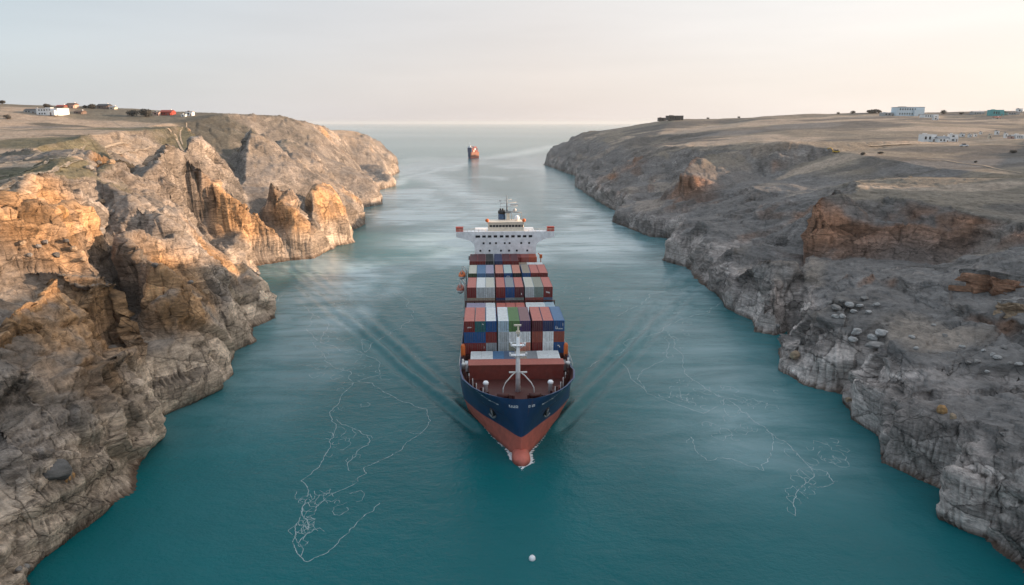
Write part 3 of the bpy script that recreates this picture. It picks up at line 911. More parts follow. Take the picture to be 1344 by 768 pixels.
def water_material():
    m, nt, b = node_mat('sea_water')
    L = nt.links.new
    geo = N(nt, 'ShaderNodeNewGeometry')
    sl = N(nt, 'ShaderNodeAttribute', attribute_name='slick')
    fo = N(nt, 'ShaderNodeAttribute', attribute_name='foam')
    # wind and current tear the slicks into streaks
    ms = N(nt, 'ShaderNodeMapping'); ms.inputs['Rotation'].default_value = (0, 0, .35); ms.inputs['Scale'].default_value = (.028, .10, 1)
    L(geo.outputs['Position'], ms.inputs['Vector'])
    ns = N(nt, 'ShaderNodeTexNoise', i_Scale=1.0, i_Detail=7.0, i_Roughness=.66, i_Distortion=.8); L(ms.outputs[0], ns.inputs['Vector'])
    rs = ramp(nt, ns.outputs['Fac'], [(.36, .42), (.50, 1.0), (.64, 1.5)])
    sm = N(nt, 'ShaderNodeMath', operation='MULTIPLY', use_clamp=True); L(sl.outputs['Fac'], sm.inputs[0]); L(rs.outputs[0], sm.inputs[1])
    mp = N(nt, 'ShaderNodeMapping'); mp.inputs['Rotation'].default_value = (0, 0, .12); mp.inputs['Scale'].default_value = (.75, 1.0, 1)
    L(geo.outputs['Position'], mp.inputs['Vector'])
    a = N(nt, 'ShaderNodeTexNoise', i_Scale=.28, i_Detail=3.0, i_Roughness=.5, i_Distortion=.3)
    c = N(nt, 'ShaderNodeTexNoise', i_Scale=1.7, i_Detail=5.0, i_Roughness=.62, i_Distortion=.4)
    g = N(nt, 'ShaderNodeTexNoise', i_Scale=.03, i_Detail=4.0)
    for n in (a, c): L(mp.outputs[0], n.inputs['Vector'])
    L(geo.outputs['Position'], g.inputs['Vector'])
    s = N(nt, 'ShaderNodeMath', operation='MULTIPLY_ADD'); s.inputs[1].default_value = .42
    L(c.outputs['Fac'], s.inputs[0]); L(a.outputs['Fac'], s.inputs[2])
    st = N(nt, 'ShaderNodeMath', operation='MULTIPLY_ADD'); st.inputs[1].default_value = -.34; st.inputs[2].default_value = .45
    L(sm.outputs[0], st.inputs[0])
    bp = N(nt, 'ShaderNodeBump', i_Distance=.75)
    L(st.outputs[0], bp.inputs['Strength']); L(s.outputs[0], bp.inputs['Height'])
    L(bp.outputs[0], b.inputs['Normal'])
    gr = ramp(nt, g.outputs['Fac'], [(.3, .88), (.7, 1.12)])
    col = mixc(nt, sm.outputs[0], (.0003, .102, .118), (.27, .40, .44))  # sky reflection on the slicks is partly painted as this paler base colour
    col = mixc(nt, 1.0, col, gr.outputs[0], 'MULTIPLY')
    fn = N(nt, 'ShaderNodeTexNoise', i_Scale=1.6, i_Detail=5.0, i_Roughness=.7)
    L(geo.outputs['Position'], fn.inputs['Vector'])
    fm = N(nt, 'ShaderNodeMath', operation='ADD'); L(fn.outputs['Fac'], fm.inputs[0]); L(fo.outputs['Fac'], fm.inputs[1])
    fr = ramp(nt, fm.outputs[0], [(.95, 0.0), (1.2, 1.0)])
    col = mixc(nt, fr.outputs[0], col, (.75, .8, .82))
    L(col, b.inputs['Base Color'])
    b.inputs['Roughness'].default_value = .16
    b.inputs['IOR'].default_value = 1.33
    spm = N(nt, 'ShaderNodeMath', operation='MULTIPLY_ADD'); spm.inputs[1].default_value = .42; spm.inputs[2].default_value = .22
    L(sm.outputs[0], spm.inputs[0]); L(spm.outputs[0], b.inputs['Specular IOR Level'])
    return m


M_WATER = water_material()


def build_sea():
    az = np.radians(np.concatenate([np.linspace(-180, -46, 40, endpoint=False), np.linspace(-46, 46, 700, endpoint=False), np.linspace(46, 180, 41)]))
    r = [1.0, 12.0, 30.0, 50.0]
    while r[-1] < 38000:
        q = r[-1]; r.append(q * (1.004 if q < 330 else 1.006 if q < 1400 else 1.06))
    r = np.array(r)
    A, RR = np.meshgrid(az, r)
    X, Y = (np.sin(A) * RR).astype(np.float32), (np.cos(A) * RR).astype(np.float32)
    Z = np.zeros_like(X); foam = np.zeros_like(X); slick = np.zeros_like(X)
    near = np.clip((420 - RR) / 150, 0, 1)
    Z += near * (.05 * fbm2(X * .6, Y, 7, 2, 300) + .07 * fbm2(X * .5, Y, 22, 2, 305))
    # bow wave and wake in the ship's frame
    c, s = math.cos(SHIP_RZ), math.sin(SHIP_RZ)
    dx, dy = X - SHIP_O.x, Y - SHIP_O.y
    lx, ly = dx * c + dy * s, -dx * s + dy * c
    ax = np.abs(lx)
    wob = 1.2 * fbm2(X, Y, 24, 2, 310)
    for (x0, y0, ang, amp, wid, lam) in ((5.5, 10, 28, .85, 2.3, 5.0), (11.0, 24, 25, .55, 2.8, 5.5), (12.6, 60, 22, .2, 4.0, 8.0)):
        ta = math.radians(ang)
        al = (ax - x0) * math.sin(ta) + (ly - y0) * math.cos(ta)          # along the arm
        ac = (ax - x0) * math.cos(ta) - (ly - y0) * math.sin(ta) + wob * np.clip(al / 60, 0, 1)
        w = wid * (1 + np.clip(al, 0, 200) / 70)
        env = np.clip(al / 6, 0, 1) * np.exp(-np.clip(al, 0, 999) / 75) * np.exp(-(ac / w) ** 2)
        Z += amp * env * np.cos(ac / lam * 2 * math.pi * 1.0)
        foam += .25 * env * np.exp(-np.clip(al, 0, 999) / 12)
    # churned water close to the hull
    hw = np.interp(ly, [-4, -2.6, 0, 3, 10, 24, 36, 120, 132], [0, 0.6, 1.7, 2.4, 5.5, 10.7, 12.3, 12.3, 9])
    hd = ax - hw
    on = (ly > -4.5) & (ly < 135)
    foam += on * .5 * np.exp(-(np.clip(hd, 0, 99) / .5) ** 2) * np.clip(1 - ly / 60, .15, 1)
    foam += .5 * np.exp(-((lx - 1.8) / 1.3) ** 2 - ((ly + 1.2) / 2.0) ** 2)
    foam += .2 * np.exp(-((lx + 2.2) / .9) ** 2 - ((ly - .5) / 2.0) ** 2)
    # broad slicks left by the far ship and the current, pale with painted sky reflection
    wx = X + 40 * fbm2(X, Y, 130, 3, 320); wy = Y + 60 * fbm2(X, Y, 160, 3, 325)
    sw = fbm2(wx, wy * .55, 55, 4, 330)
    ring = np.clip((RR - 130) / 170, 0, 1) * np.clip((1500 - RR) / 700, 0, 1)
    slick += ring * np.clip(sw * 2.4 + .50, 0.06, 1) * .85
    def track(pts, w, k):
        P = [ray_z(a, b, 0)[:2] for a, b in pts]
        d = seg_dist(X + 6 * fbm2(X, Y, 60, 2, 340), Y + 12 * fbm2(X, Y, 80, 2, 345), P)
        return k * np.exp(-(d / w) ** 2)
    slick = np.maximum(slick, track([(612, 211), (572, 220), (530, 231), (498, 243)], 9, .95))
    slick = np.maximum(slick, track([(640, 205), (668, 202), (700, 196), (728, 190), (760, 187), (790, 186)], 30, .7))
    slick = np.maximum(slick, track([(560, 226), (600, 245), (640, 262), (625, 290), (560, 310)], 24, .8))
    slick = np.maximum(slick, track([(720, 215), (735, 240), (760, 280), (800, 330)], 26, .5))
    slick = np.maximum(slick, ring * 0 + track([(870, 300), (860, 360), (930, 470), (1010, 560)], 22, .30))
    # open sea: calm bands
    slick = np.maximum(slick, np.clip((RR - 1400) / 800, 0, 1) * np.clip(fbm2(X * .25, Y, 420, 4, 350) * 1.5 + .25, 0, 1) * .4)
    slick = np.clip(slick, 0, 1)
    nr, na = X.shape
    ii = np.arange(nr * na).reshape(nr, na)
    q = np.stack([ii[:-1, :-1], ii[1:, :-1], ii[1:, 1:], ii[:-1, 1:]], -1).reshape(-1, 4)[:, ::-1].astype(np.int32)
    co = np.stack([X, Y, Z], -1).reshape(-1, 3).astype(np.float32)
    me = bpy.data.meshes.new('sea')
    me.vertices.add(len(co)); me.vertices.foreach_set('co', co.ravel())
    me.loops.add(q.size); me.loops.foreach_set('vertex_index', q.ravel())
    me.polygons.add(len(q)); me.polygons.foreach_set('loop_start', np.arange(0, q.size, 4, dtype=np.int32))
    me.polygons.foreach_set('use_smooth', np.ones(len(q), bool))
    me.update()
    for nm, v in (('slick', slick), ('foam', foam)):
        at = me.attributes.new(nm, 'FLOAT', 'POINT')
        at.data.foreach_set('value', v.reshape(-1).astype(np.float32))
    me.materials.append(M_WATER)
    o = bpy.data.objects.new('sea', me)
    COL.objects.link(o)
    tag(o, 'teal sea water filling the strait between the two rock banks', 'sea', kind='structure')
    return o


build_sea()
# ------------------------------------------------------------------ container ship (local frame: x to the right of the picture, y aft from the stem)
M_NAVY = hull_paint('navy_paint', (.012, .045, .125), (.10, .055, .04), .42)
M_BOOT = hull_paint('red_bottom_paint', (.56, .145, .105), (.30, .12, .09), .6)
M_DECK = paint('oxide_red_deck', (.065, .011, .009), .6, .35, .3)
M_WALL = paint('oxide_red_breakwater', (.19, .035, .026), .55, .25, .25)
M_WHITE = paint('white_ship_paint', (.82, .84, .88), .45, .10, .15, dirt=(.45, .40, .34))
M_SUN_CREAM = paint('cream_sunlit_ship_paint', (.75, .66, .55), .5, .1, .3)  # warm sunlight on wheelhouse, main mast and wing rails is put into this cream
M_BLACK = paint('black_paint', (.012, .012, .014), .5, .1, .4)
M_ORANGE = paint('orange_paint', (.60, .13, .02), .5, .2, .8)
M_REDBOX = paint('bright_red_paint', (.50, .045, .02), .5, .2, .6)
M_GLASS, _nt, _b = node_mat('dark_window_glass')
_b.inputs['Base Color'].default_value = (.012, .016, .022, 1); _b.inputs['Roughness'].default_value = .12
M_GREY = paint('grey_steel', (.22, .23, .24), .5, .3, .6)
M_RAIL = paint('pale_rail_paint', (.55, .55, .55), .5, .25, .8)
M_MARK = paint('white_lettering', (.8, .8, .8), .5, .1, .8)

T12 = ([0, .25, .7, 1.4, 2.4, 4.2, 6.3, 10.6, 17, 28, 118, 126, 131.5], [0, 1.9, 3.3, 4.6, 6.0, 7.8, 9.3, 11.3, 12.2, 12.5, 12.5, 11.8, 10.8])
T45 = ([0, .4, 1.4, 3.0, 5.7, 11.4, 18.6, 28, 40, 114, 124, 131.5], [0, .5, 1.25, 2.2, 3.9, 7.8, 11.3, 12.35, 12.5, 12.5, 11.0, 8.5])
T00 = ([0, .4, 1.4, 3.0, 10, 17, 24, 36, 46, 108, 120, 131.5], [0, .35, .9, 1.9, 5.4, 8.4, 10.7, 12.2, 12.4, 12.3, 9.5, 4.0])


def top_z(y):
    t = min(max((y - 13) / 12, 0), 1); t = t * t * (3 - 2 * t)
    return 12.2 - 2.1 * t


def half_width(y, z):
    a, b, c = np.interp(y, *T12), np.interp(y, *T45), np.interp(y, *T00)
    if z >= 4.5:
        f = min((z - 4.5) / 7.6, 1.0) ** 1.5
        return b + (a - b) * f
    f = max(z, -3) / 4.5
    return max(c + (b - c) * f, 0)


def build_hull_mesh(name, m_up, m_low):
    ys = [0, .12, .25, .45, .7, 1.0, 1.4, 1.9, 2.4, 3.2, 4.2, 5.2, 6.3, 8.4, 10.6, 13, 15, 17, 19, 21, 24, 28, 34, 42, 60, 80, 100, 112, 120, 126, 131.5]
    lev = [('z', -3), ('z', 0), ('z', 1.5), ('z', 3), ('z', 4.5), ('f', .2), ('f', .4), ('f', .6), ('f', .8), ('f', .93), ('f', 1.0)]
    mb = MB()
    nl, ny = len(lev), len(ys)
    for side in (-1, 1):
        b0 = len(mb.v)
        for k, (t, q) in enumerate(lev):
            for y in ys:
                z = q if t == 'z' else 4.5 + (top_z(y) - 4.5) * q
                mb.v.append((side * half_width(y, z), y, z))
        for k in range(nl - 1):
            for i in range(ny - 1):
                a = b0 + k * ny + i
                f = [a, a + 1, a + 1 + ny, a + ny]
                mb.face(f if side > 0 else f[::-1], 1 if k < 4 else 0, True)
    o = nl * ny
    for k in range(nl - 1):      # transom
        a, b = k * ny + ny - 1, o + k * ny + ny - 1
        mb.face([a, a + ny, b + ny, b], 1 if k < 4 else 0)
    # bulbous bow
    base = len(mb.v); n = 14
    ring = [(-2.9, .05, .1), (-2.8, .6, .1), (-2.45, 1.05, .1), (-1.7, 1.5, .05), (-.6, 1.75, 0), (.8, 1.8, -.1), (2.5, 1.7, -.3), (5, 1.4, -.8)]
    for y, r, zc in ring:
        for k in range(n):
            t = 2 * math.pi * k / n
            mb.v.append((math.cos(t) * r, y, zc + math.sin(t) * r * 1.1))
    for i in range(len(ring) - 1):
        for k in range(n):
            a, b = base + i * n + k, base + i * n + (k + 1) % n
            mb.face([a, a + n, b + n, b], 1, True)
    me = mb.mesh(name, [m_up, m_low])
    bm = bmesh.new(); bm.from_mesh(me)
    bmesh.ops.remove_doubles(bm, verts=bm.verts, dist=.004)
    bmesh.ops.recalc_face_normals(bm, faces=bm.faces)
    bm.to_mesh(me); bm.free()
    return me


ship = empty('container_ship', (SHIP_O.x, SHIP_O.y, 0), SHIP_RZ)
tag(ship, 'large navy and red container ship heading bow first down the middle of the strait', 'container ship')
hull_me = build_hull_mesh('hull', M_NAVY, M_BOOT)
hull = bpy.data.objects.new('hull', hull_me); COL.objects.link(hull); hull.parent = ship


def deck_outline(z, inset, y0, y1, zz=None):
    ys = [y for y in (0, .3, .7, 1.4, 2.4, 4.2, 6.3, 8.4, 10.6, 13, 15, 17, 21, 24, 28, 60, 100, 118, 126, 131.3)]
    ys = [y for y in ys if y0 <= y <= y1]
    right = [(max(half_width(max(y - inset, 0), z) - inset, .02), y) for y in ys]
    return [(x, y) for x, y in right] + [(-x, y) for x, y in right[::-1]]


# deck and the inside of the bulwark
mb = MB()
mb.prism(deck_outline(8.3, .12, 1.4, 131.3), 7.9, 8.3)
mb.build('main_deck', M_DECK, ship)
mb = MB()
ys = [.45, .7, 1.4, 2.4, 4.2, 6.3, 8.4, 10.6, 13, 15, 17, 19, 21, 24, 28, 40, 60, 100, 118, 126, 131.2]
for side in (-1, 1):
    b0 = len(mb.v)
    for y in ys:
        w = half_width(y, top_z(y)); zt = top_z(y)
        k = .34 if y > 2 else .34 * y / 2
        wi = max(w - k, .02); wd = max(min(w - k, half_width(y, 8.3) - .2), .02)
        mb.v += [(side * w, y, zt + .004), (side * wi, y, zt + .004), (side * wd, y + .05, 8.3)]
    for i in range(len(ys) - 1):
        a = b0 + i * 3
        f1, f2 = [a, a + 3, a + 4, a + 1], [a + 1, a + 4, a + 5, a + 2]
        mb.face(f1 if side > 0 else f1[::-1], 1); mb.face(f2 if side > 0 else f2[::-1], 0)
    for i in range(0, len(ys) - 4, 1):     # bulwark stays
        y = ys[i] + .8
        if y < 2: continue
        w = min(half_width(y, 8.5), half_width(y, 10.5) - .4)
        mb.box((side * (w - .45), y, 9.6), (.5, .08, 2.6), 0)
mb.build('bulwark', [M_DECK, M_NAVY], ship)

# breakwater across the foredeck
mb = MB()
mb.box((0, 21.9, 9.9), (20.3, 3.4, 3.4), 0)
for i in range(13):
    mb.box((-9.6 + i * 1.6, 20.17, 9.9), (.10, .10, 3.1), 0)
mb.box((0, 21.85, 11.65), (20.7, 3.7, .12), 1)
M_LIP = paint('paler_red_breakwater_top', (.36, .11, .085), .6, .25, .3)  # breakwater top in a paler red than its wall
mb.build('breakwater', [M_WALL, M_LIP], ship)

# hatch coamings under the stacks, lashing bridges between them
mb = MB()
for y0, y1 in ((24.2, 30.6), (31.4, 59.2), (60, 89), (90, 103.4)):
    mb.box((0, (y0 + y1) / 2, 8.3 + (.18 if y0 < 30 else .9)), (22.6, y1 - y0, .36 if y0 < 30 else 1.8), 0)
mb.build('hatch_coaming', M_DECK, ship)
for y, zt in ((45.1, 15.0), (59.35, 15.5), (73.9, 16.5), (88.8, 17.0)):
    mb = MB()
    for x in np.linspace(-11.9, 11.9, 11):
        mb.box((x, y, (8.3 + zt) / 2), (.22, .5, zt - 8.3), 0)
    for z in (11.5, zt):
        mb.box((0, y, z), (24.2, .9, .12), 0)
    mb.build('lashing_bridge', M_DECK, ship)

# foremast with radar platforms and curved stays
fm = MB()
fm.tube([(0, 13.5, 8.3), (0, 13.5, 14), (0, 13.5, 20.0)], [.52, .46, .34], n=12)
foremast = fm.build('foremast', M_WHITE, ship)
p = MB()
for z, w, yy in ((16.2, 2.6, -.1), (18.3, 2.2, -.1)):
    p.box((0, 13.5 + yy, z), (w * 1.35, 1.2, .14))
    for s in (-1, 1):
        p.tube([(s * w * .62, 13.1, z + .1), (s * w * .62, 13.1, z + .65)], .22, n=8)
        p.tube([(s * .35, 13.5, z - .8), (s * w * .6, 13.4, z - .05)], .07)
    for x in np.linspace(-w * .66, w * .66, 6):
        p.tube([(x, 12.95, z), (x, 12.95, z + .7)], .035, n=4)
    p.tube([(-w * .66, 12.95, z + .7), (w * .66, 12.95, z + .7)], .035, n=4)
p.build('mast_platform', M_WHITE, foremast)
p = MB()
p.tube([(0, 13.5, 20.0), (0, 13.5, 22.4)], .16, n=8)
p.box((-.1, 13.4, 22.5), (1.5, .35, .3)); p.box((0, 13.5, 21.0), (.8, .5, .5)); p.tube([(-.5, 13.5, 19.9), (.5, 13.5, 19.9)], .1)
p.build('radar_scanner', M_SUN_CREAM, foremast)
for s in (-1, 1):
    p = MB()
    p.tube([(s * .45, 13.3, 12.6), (s * 1.3, 12.6, 12.1), (s * 2.6, 11.6, 10.9), (s * 3.1, 11.1, 10.0), (s * 3.2, 10.9, 8.3)], .13, n=8)
    p.box((s * 1.1, 13.2, 12.55), (1.5, .5, .2))
    p.build('mast_stay', M_RAIL, foremast)

# foredeck gear
for s in (-1, 1):
    p = MB()
    p.lathe((s * 6.6, 12.4, 8.3), [(.42, 0), (.42, 1.9), (.55, 2.0), (.62, 2.4), (.4, 2.7)], 0, 12)
    p.build('ventilator', M_WHITE, ship)
    p = MB()
    p.tube([(s * 3.2 - 1.2, 9.2, 9.1), (s * 3.2 + 1.2, 9.2, 9.1)], .55, n=12)
    p.box((s * 3.2 - 1.4, 9.2, 8.9), (.3, 1.6, 1.2)); p.box((s * 3.2 + 1.4, 9.2, 8.9), (.3, 1.6, 1.2)); p.box((s * 3.2 + 2.0, 9.2, 8.8), (.7, .9, 1.0))
    p.build('windlass', M_DECK, ship)
    for bx, by in ((5.2, 6.8), (8.6, 13.5), (9.8, 17.5)):
        p = MB()
        for k in (-.4, .4):
            p.lathe((s * bx, by + k, 8.3), [(.2, 0), (.2, .8), (.28, .85), (.28, .95)], 0, 10)
        p.box((s * bx, by, 8.36), (.7, 1.6, .1))
        p.build('mooring_bollard', M_WALL, ship)
    for yy in (8.0, 10.5, 13.0, 16.0):
        p = MB(); w = half_width(yy, 10) - 1.2
        p.tube([(s * w, yy, 8.3), (s * w, yy, 11.4)], .09, n=6)
        p.build('fairlead_post', M_RAIL, ship)
    # anchor in its pocket
    z = 6.9; yy = 4.3
    while half_width(yy, z) < 5.1: yy += .1
    w = half_width(yy, z)
    p = MB()
    p.lathe((0, 0, 0), [(.95, -.25), (1.05, 0), (.8, .25)], 0, 14)
    hp = p.build('hawse_pocket', M_BLACK, ship)
    nrm = Vector((s * .62, -.66, -.38)).normalized()
    hp.location = (s * w, yy, z); hp.rotation_euler = nrm.to_track_quat('Z', 'Y').to_euler()
    p = MB()
    p.tube([(0, .9, .35), (0, -.7, .5)], .16, n=8)
    p.tube([(-.85, -.2, .5), (-.5, -.65, .5), (0, -.85, .5), (.5, -.65, .5), (.85, -.2, .5)], [.1, .2, .24, .2, .1], n=8)
    p.build('anchor', M_GREY, hp)
    # cable lockers, pilot station and deck stores beside the breakwater
    p = MB()
    p.box((s * 11.2, 25.0, 9.3), (1.0, 1.4, 2.0)); p.box((s * 11.1, 27.6, 9.0), (1.0, 1.8, 1.4))
    p.build('deck_locker', M_WHITE if s < 0 else M_GREY, ship)
    p = MB()
    p.lathe((s * 11.75, 30.2, 10.0), [(.42, 0), (.5, .4), (.5, 2.6), (.3, 3.1)], 0, 10)
    p.build('life_raft_canister', M_ORANGE, ship)
    p = MB()
    p.lathe((s * 11.3, 22.0, 8.3), [(.3, 0), (.3, 2.6), (.5, 2.7), (.5, 3.2)], 0, 10)
    p.lathe((s * 11.6, 24.0, 8.3), [(.22, 0), (.22, 3.4)], 0, 8)
    p.build('air_pipe', M_RAIL, ship)
    # side rails
    p = MB()
    for yy in np.arange(22, 103, 2.7):
        p.tube([(s * 12.35, yy, 10.1), (s * 12.35, yy, 11.2)], .045, n=4)
    for z in (10.65, 11.2):
        p.tube([(s * 12.35, 22, z), (s * 12.35, 103, z)], .04, n=4)
    p.build('handrail', M_RAIL, ship)

# white marks on the bow: a line of lettering in the middle, draught line strokes at the shoulders
p = MB()
def bow_mark(x, z, w, h):
    yy = 0.0
    while half_width(yy, z) < abs(x) and yy < 40: yy += .02
    x2 = abs(x) + w; y2 = yy
    while half_width(y2, z) < x2 and y2 < 40: y2 += .02
    s = 1 if x >= 0 else -1
    z2 = z - h
    def at(xx, z):
        y = 0.0
        while half_width(y, z) < xx and y < 40: y += .02
        return (s * (xx + .015), y - .06, z)
    n = len(p.v)
    p.v += [at(abs(x), z), at(x2, z), at(x2, z2), at(abs(x), z2)]
    p.face([n, n + 1, n + 2, n + 3] if s < 0 else [n + 3, n + 2, n + 1, n])
for x in (-2.15, -1.75, -1.5, -1.2, -.95, -.6, 1.35, 1.6, 2.0, 2.2, 2.45):
    bow_mark(x, 10.9, .10, .5)
for x in (-1.75, -1.2, -.75, 1.35, 2.0):
    bow_mark(x, 10.55, .3, .11)
for x in (-.75, 1.35, -2.05, 2.2):
    bow_mark(x, 10.9, .26, .11)
for k in range(9):
    bow_mark(-4.2 - k * .48, 10.5 + .02 * k * k, .44, .10 if k % 3 else .28)
    bow_mark(4.0 + k * .48, 10.5 + .02 * k * k, .44, .10 if k % 4 else .28)
p.build('bow_lettering', M_MARK, ship)

# ---- superstructure
SY = 104.0
house = MB()
front = [(-10.1, 8.3), (10.1, 8.3), (10.1, 22.4), (10.5, 23.4), (11.2, 24.0), (12.4, 24.6), (14.0, 25.05), (16.1, 25.6), (16.1, 27.3), (-16.1, 27.3), (-16.1, 25.6), (-14.0, 25.05),
         (-12.4, 24.6), (-11.2, 24.0), (-10.5, 23.4), (-10.1, 22.4)]
n0 = len(house.v)
for y in (SY, SY + 3.6):
    house.v += [(x, y, z) for x, z in front]
k = len(front)
house.face([n0 + i for i in range(k)])
house.face([n0 + k + i for i in range(k)][::-1])
for i in range(k):
    j = (i + 1) % k
    house.face([n0 + j, n0 + i, n0 + k + i, n0 + k + j])
house.box((0, SY + 8.6, 17.5), (20.0, 10.0, 18.4))
deckhouse = house.build('deckhouse', M_WHITE, ship)
for i in range(10):
    w = MB()
    w.box((-9.0 + i * 1.92 + (.1 if i % 3 == 1 else 0), SY - .02, 25.75), (1.15 if i else 1.5, .1, .72))
    w.build('window', M_GLASS, deckhouse)
for zz, xs in ((23.5, (296, 355, 410, 490, 535, 642, 715)), (21.0, (266, 350, 455, 530, 601, 698)), (18.7, (255, 295, 410, 485, 625)), (16.4, (240, 330, 440, 560, 680))):
    for x in xs:
        q = MB(); q.box((((x / 6.98 + 590) - 661) / 4.0, SY - .02, zz), (.62, .1, .62)); q.build('porthole', M_GLASS, deckhouse)
for s in (-1, 1):
    rl = MB()
    for x in np.arange(6.4, 16.0, 1.2):
        rl.tube([(s * x, SY + .15, 27.3), (s * x, SY + .15, 28.2)], .05, n=4)
    rl.tube([(s * 6.2, SY + .15, 28.2), (s * 16, SY + .15, 28.2)], .06, n=4)
    rl.tube([(s * 6.2, SY + .15, 27.8), (s * 16, SY + .15, 27.8)], .05, n=4)
    rl.build('wing_rail', M_SUN_CREAM, deckhouse)
for s in (-1, 1):
    q = MB(); q.box((s * 15.0, SY + 1.4, 27.95), (2.3, 1.8, 1.3)); q.box((s * 15.0, SY + 1.4, 28.65), (2.5, 2.0, .12))
    q.build('wing_cab', M_REDBOX, deckhouse)
wh = MB()
wh.box((.25, SY + 4.2, 27.95), (11.9, 5.8, 1.3)); wh.box((.25, SY + 4.2, 29.75), (11.9, 5.8, .8)); wh.box((.25, SY + 4.3, 29.0), (11.3, 5.2, 1.0))
wh.box((.25, SY + 4.2, 30.2), (12.5, 6.4, .14))
for x in np.arange(-5.5, 6.01, 1.05):
    wh.box((x + .25, SY + 1.42, 28.95), (.16, .2, 1.0))
wheelhouse = wh.build('wheelhouse', M_SUN_CREAM, ship)
q = MB(); q.box((.25, SY + 1.55, 28.95), (11.2, .3, .82)); q.build('window', M_GLASS, wheelhouse)
fn = MB()
fn.lathe((-.9, SY + 8.5, 26.6), [(1.25, 0), (1.25, 5.0), (1.18, 5.6)], 0, 20, sy=1.4)
funnel = fn.build('funnel', paint('slate_blue_funnel', (.045, .10, .20), .5, .2, .3), ship)
q = MB(); q.lathe((-.9, SY + 8.5, 32.2), [(1.3, 0), (1.35, .7), (1.1, 1.1)], 0, 20, sy=1.4)
for dx in (-.5, .3): q.lathe((-.9 + dx, SY + 8.5, 33.2), [(.28, 0), (.28, .7)], 0, 10)
q.build('funnel_cap', M_BLACK, funnel)
mt = MB()
mt.box((1.15, SY + 7.2, 29.6), (1.3, 1.5, 6.0), 0, taper=.8); mt.box((1.1, SY + 7.2, 32.8), (2.0, 1.9, .5), 1)
mt.tube([(.75, SY + 7.2, 32.5), (.75, SY + 7.2, 35.5), (.75, SY + 7.2, 38.4)], [.26, .2, .1], 1, 8)
mainmast = mt.build('main_mast', [M_SUN_CREAM, M_GREY], ship)
q = MB()
for z, a, b2 in ((35.9, -2.1, 3.2), (34.7, -2.4, 3.6), (36.9, -.8, 1.6)):
    q.tube([(.75 + a, SY + 7.1, z - .15), (.75, SY + 7.1, z), (.75 + b2, SY + 7.1, z + .2)], .09, n=6)
q.tube([(-1.5, SY + 7.1, 34.6), (-1.3, SY + 7.1, 36.6)], .06); q.box((-1.5, SY + 7.1, 36.6), (.8, .3, .4))
q.box((3.2, SY + 7.0, 35.3), (2.6, .35, .45)); q.lathe((3.4, SY + 7.0, 33.0), [(.2, 0), (.55, .3), (.6, .7), (.3, 1.1)], 0, 12); q.tube([(1.1, SY + 7.1, 33.2), (3.4, SY + 7.0, 33.1)], .1)
q.build('radar_array', M_RAIL, mainmast)
q = MB()
q.tube([(2.3, SY + 6, 30.2), (2.3, SY + 6, 33)], .09); q.tube([(2.3, SY + 6, 33), (5.6, SY + 5.8, 32.8)], .14); q.tube([(5.6, SY + 5.8, 32.8), (5.6, SY + 5.8, 30.2)], .09)
q.build('signal_frame', M_GREY, wheelhouse)
q = MB(); q.lathe((4.0, SY + 4.6, 30.2), [(.2, 0), (.8, .4), (.95, 1.0), (.7, 1.6), (.2, 1.9)], 0, 12); q.build('satellite_dome', M_WHITE, wheelhouse)
for x in (-5.9, 6.2):
    q = MB(); q.lathe((x, SY + 1.6, 30.25), [(.3, 0), (.62, .3), (.62, .8), (.3, 1.1)], 0, 12); q.build('searchlight', M_ORANGE, wheelhouse)

# lifeboats on tall davits down the port side (left in the picture)
def lifeboat(y, zc, mat, label):
    e = empty('lifeboat'); 
    e.location = (*ship_to_world(-13.5, y), zc); e.rotation_euler = (0, 0, SHIP_RZ)
    tag(e, label, 'lifeboat', 'lifeboats hung along the ship side')
    b = MB(); n = 12; base = 0
    st = [(-3.0, .08, .1), (-2.6, .55, 0), (-1.6, .95, -.1), (0, 1.1, -.12), (1.6, .95, -.1), (2.6, .55, 0), (3.0, .08, .1)]
    for yy, r, dz in st:
        for k in range(n):
            t = 2 * math.pi * k / n
            b.v.append((math.cos(t) * r, yy, dz + math.sin(t) * r * (.95 if math.sin(t) > 0 else 1.05)))
    for i in range(len(st) - 1):
        for k in range(n):
            a, c = i * n + k, i * n + (k + 1) % n
            b.face([a, c, c + n, a + n], 1 if 6 <= k <= 11 else 0, True)
    b.face(list(range(n))[::-1]); b.face([len(b.v) - n + k for k in range(n)])
    b.build('boat_hull', [mat, M_WHITE], e)
    c = MB(); c.box((0, -1.2, 1.1), (.9, 1.1, .6), taper=.8); c.build('canopy', mat, e)
    d = MB()
    for dy in (-2.2, 2.2):
        d.tube([(-12.2, y + dy, 10.0), (-12.3, y + dy, zc + 1.2), (-12.9, y + dy, zc + 2.0), (-13.5, y + dy, zc + 2.0), (-13.5, y + dy, zc + .4)], .15, n=6)
    d.build('davit', M_RAIL, ship)
lifeboat(80.0, 18.2, M_ORANGE, 'orange lifeboat hung beside the aft container stack')
lifeboat(65.0, 17.7, paint('brown_red_boat_paint', (.32, .09, .06), .5, .2, .8), 'brownish red lifeboat with a white keel hung beside the middle container stack')
for s, yy in ((-1, 100), (1, 102)):
    d = MB()
    d.tube([(s * 11.6, yy, 10), (s * 11.6, yy, 19.5), (s * 10.6, yy - 1, 20.6)], .16, n=6); d.box((s * 11.6, yy, 19.4), (.9, .8, 1.2))
    d.build('provision_crane', M_ORANGE if s > 0 else M_GREY, ship)

